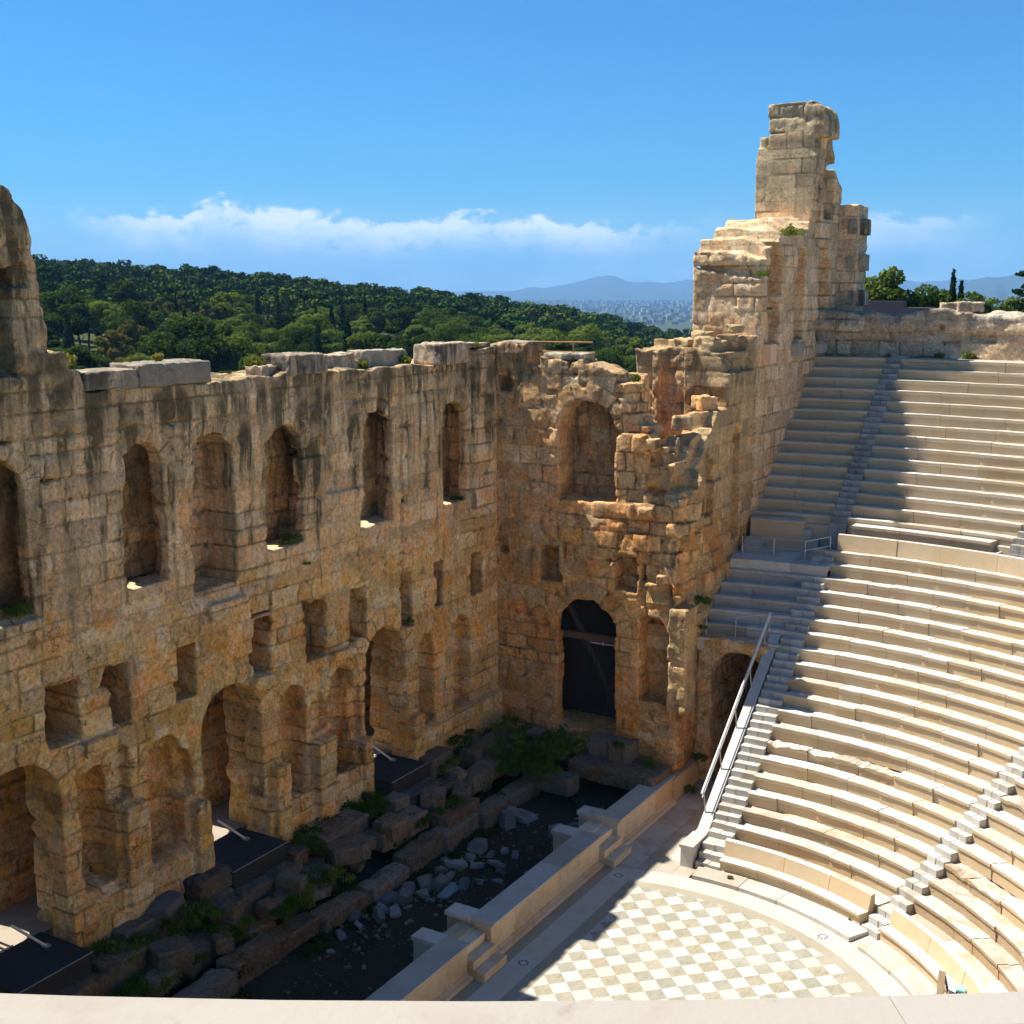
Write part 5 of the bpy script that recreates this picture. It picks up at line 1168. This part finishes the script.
for k in range(72):
    y = rr.uniform(-7.5, 17.3); x = rr.uniform(0.35, 2.6) if y < 13 else rr.uniform(0.3, 3.2)
    if any(a - 0.2 < y < b + 0.2 for a, b in ((-10, -7.3), (-1.35, 1.5), (7.75, 10.3))): x = rr.uniform(2.0, 2.9)
    plant(WEED[k % 3], x, y, 0.7 + (1.4 if x < 1.5 else 0.6) * (0.8 if y < 13 else 1.1), rr.uniform(0.45, 1.05), 'leafy green weed clump among the ruined blocks at the foot of the stage wall', 'weeds', 'weeds along the foot of the stage wall')
for k in range(26):
    plant(WEED[k % 3], rr.uniform(0.5, 4.6), rr.uniform(13.6, 17.2), rr.uniform(1.1, 1.9), rr.uniform(0.9, 1.6), 'dense dark green bush growing in the shaded corner of the stage', 'bush', 'bushes in the far corner of the stage')
for (x, y, z, s, lab) in [(-0.45, 4.0, 12.85, 0.75, 'bushy green plant on the sill of the third lit window'), (-0.3, -8.0, 12.85, 0.75, 'bushy green plant on the sill of the leftmost window'), (-0.35, 14.9, 12.8, 0.5, 'yellow-green plant on the sill of the window nearest the corner'), (-0.2, 16.0, 19.5, 0.45, 'green plant hanging from the wall top near the corner'),
                          (9.15, 30.2, 24.6, 1.0, 'bright green bush growing on the tower ledge'), (9.2, 26.4, 22.6, 0.6, 'small green plant on the edge of the tower block'), (9.6, 18.9, 8.6, 0.75, 'dark green creeper hanging on the wall corner by the low seats'), (9.65, 19.0, 7.4, 0.4, 'small creeper below the hanging creeper'), (7.0, 25.0, 19.5, 0.6, 'green tuft on the rubble top in front of the tower'),
                          (9.6, 19.3, 1.3, 0.6, 'dark ivy on the wall foot beside the vaulted gateway'), (9.5, 18.4, 0.1, 0.6, 'weeds on the paving at the end of the low wall'), (9.1, 27.6, 21.0, 0.35, 'tiny plant in a groove of the tower side'), (0.05, 10.6, 8.3, 0.4, 'small plant in the slot above the far doorway'), (0.1, 4.1, 12.0, 0.25, 'tiny plant in the wall joint below the third lit window'),
                          (7.0, 16.2, 2.4, 0.5, 'small bush on the stacked blocks right of the dark doorway'), (8.4, 16.6, 1.6, 0.7, 'leafy weeds at the foot of the niche right of the doorway'), (9.3, 32.0, 19.1, 0.45, 'light green plant above the corbel on the tower side')]:
    plant(WEED[0], x, y, z, s, lab, 'plant', None)
for (x, y, z, s, lab) in [(-0.6, -8.05, 24.45, 1.4, 'dry grass tuft on the high broken left end of the stage wall'), (-0.6, -5.7, 19.75, 1.2, 'green tuft on the stage wall top beside the tall left end'), (-1.0, 2.9, 19.25, 1.3, 'yellow-green tuft left of the white block on the wall top'), (-1.2, 6.4, 19.0, 1.0, 'tuft right of the white block on the wall top'), (-0.7, 8.6, 18.95, 1.0, 'tuft in the gap between two wall top stones'), (-0.6, 11.4, 18.95, 1.1, 'tuft at the end of the long wall top stone'),
                          (6.6, 18.3, 18.1, 0.8, 'small tuft in the notch of the orange end wall'), (6.0, 24.4, 19.25, 1.0, 'grass tuft on the rubble top near the tower'), (20.2, 9.9, 0.2, 0.5, 'tuft on the base step below the front bench'), (19.0, 10.4, 0.15, 0.4, 'small weed on the base step near the second stair'), (14.2, 11.2, 0.15, 0.4, 'small weed on the base step by the handrail stair'), (-0.6, -2.0, 19.75, 0.7, 'tiny tuft on the long flat wall top stone'),
                          (16.6, 37.3, 18.4, 1.3, 'yellow-green weeds at the foot of the outer wall'), (15.1, 37.3, 18.4, 1.0, 'green tuft at the foot of the outer wall behind the top row'), (-9.3, 18.5, 12, 0.1, 'hidden')][:-1]:
    plant(TUFT[0], x, y, z, s, lab, 'grass tuft', None)
# spiky dry stalks on the far left top
stk = MB()
for k in range(14):
    a = rr.uniform(0, 6.3); l = rr.uniform(0.3, 0.75); stk.tube((-0.6, -8.0, 24.5), (-0.6 + 0.35 * l * math.cos(a), -8.0 + 0.5 * l * math.sin(a), 24.5 + l), 0.008, 4)
so_ = stk.build('dry_stalks', M_TUFT); tag(so_, 'thin dry stalks sticking up from the high left wall end', 'dry plant')
# low ground cover in the pit
V, F = leaves([(rr.uniform(0.6, 3.4), rr.uniform(-8, 16), rr.uniform(0.25, 1.0), 0.5, 0.22) for k in range(48)] + [(rr.uniform(3.2, 4.2), rr.uniform(-8, 13), 0.1, 0.45, 0.1) for k in range(50)], 15000, 0.07, 520, 1.5, 0.1)
gc = obj('ground_cover', make_mesh('ground_cover', V, F), foliage_mat('ground_cover_foliage', (0.035, 0.05, 0.012), (0.06, 0.08, 0.016), (0.10, 0.11, 0.03))); tag(gc, 'low green ground cover in the stage pit', kind='stuff')

# ------------------------------------------------------------------ far plain: mountains, city, haze
def ridge(name, D0, D1, pts, seed, lab=None):
    th = np.linspace(pts[0][0], pts[-1][0], 260); el = piecewise(th, pts)
    V = []
    rows = np.linspace(0, 1, 16)
    top = CH + D1 * np.tan(np.radians(el)) + 12 * fbm(th, th * 0, th * 0, 1.3, 4, seed)
    P = np.zeros((len(rows), len(th), 3))
    for i, t in enumerate(rows):
        D = D0 + (D1 - D0) * t
        z = -62 + (top + 62) * t ** 1.5 + (1 - abs(2 * t - 1)) * 30 * fbm(th * 1.0, th * 0 + t * 5, th * 0, 1.7, 3, seed + 2)
        P[i, :, 0] = CX - D * np.sin(np.radians(th)); P[i, :, 1] = CY + D * np.cos(np.radians(th)); P[i, :, 2] = np.maximum(z, -62)
    n = len(th); i = np.arange(len(rows) - 1)[:, None] * n + np.arange(n - 1)[None, :]
    o = obj(name, make_mesh(name, P.reshape(-1, 3), np.stack([i, i + 1, i + n + 1, i + n], 2).reshape(-1, 4), True), M_HILL)
    return tag(o, lab, kind='structure')
M_HILL = plain_mat('mountain_scrub', (0.035, 0.055, 0.055), 0.95, 0, 0.4, 0.004, 0.0)
ridge('mountains', 8600, 11500, [(-10, 0.6), (0, 0.7), (8, 0.5), (13, 0.3), (17, 0.5), (20, 0.55), (22.9, 0.37), (23.8, 0.28), (24.63, 0.22), (25.6, 0.33), (26.2, 0.47), (26.65, 0.54), (27.1, 0.48), (28.0, 0.24), (29.5, 0.02), (31, -0.1), (33, -0.2), (45, -0.25), (60, -0.3)], 3.0)
ridge('mountains', 5200, 7600, [(-12, 1.0), (2, 1.3), (6, 1.2), (8.5, 0.95), (9.3, 0.62), (9.8, 0.50), (10.4, 0.46), (11.2, 0.22), (11.9, -0.15), (13, -0.5), (14.5, -0.62)], 8.0)
mb = []; mf = []; n0 = 0; colr = []
BX = np.array([(x, y, z) for z in (0, 1) for y in (-.5, .5) for x in (-.5, .5)]); BF = np.array([(0, 2, 3, 1), (4, 5, 7, 6), (0, 1, 5, 4), (2, 6, 7, 3), (0, 4, 6, 2), (1, 3, 7, 5)])
for k in range(2400):
    if k < 1300: th = rr.uniform(20, 33); D = math.sqrt(rr.uniform(2900 ** 2, 8200 ** 2)); z = -60
    else:
        th = rr.gauss(9.7, 1.0); D = rr.uniform(4300, 6300); t = max(0, (D - 5200) / 2400)
        z = -60 + (60 + 22 + 7600 * math.tan(R(0.45))) * t ** 1.5 * (0.9 if th < 11 else 0.3)
    x = CX - D * math.sin(R(th)); y = CY + D * math.cos(R(th)); a = rr.uniform(0, 1.6)
    s = np.array([rr.uniform(8, 17), rr.uniform(8, 15), rr.uniform(5, 11)]); V = BX * s
    mb.append(np.stack([x + V[:, 0] * math.cos(a) - V[:, 1] * math.sin(a), y + V[:, 0] * math.sin(a) + V[:, 1] * math.cos(a), z + V[:, 2]], 1)); mf.append(BF + n0); n0 += 8
    c = rr.random(); colr.append(np.tile((c, 0, 0), (8, 1)))
M_CITY = marble_mat('city_render', (0.27, 0.25, 0.22), (0.22, 0.16, 0.12), (0.42, 0.40, 0.37), 0.1)
ci = obj('distant_city', make_mesh('distant_city', np.concatenate(mb), np.concatenate(mf), False, np.concatenate(colr)), M_CITY); tag(ci, 'pale distant city on the plain before the mountains', kind='stuff')
hz = MB().box(-15500, 15500, -15500, 15500, -63, 420).build('haze', None); tag(hz, kind='stuff')
m, nt, out = new_mat('haze_air'); vol = nt.nodes.new('ShaderNodeVolumePrincipled')
vol.inputs['Color'].default_value = (0.28, 0.60, 1.0, 1); vol.inputs['Density'].default_value = 1.0e-4; vol.inputs['Anisotropy'].default_value = 0.0
nt.links.new(vol.outputs[0], out.inputs['Volume']); hz.data.materials.append(m)
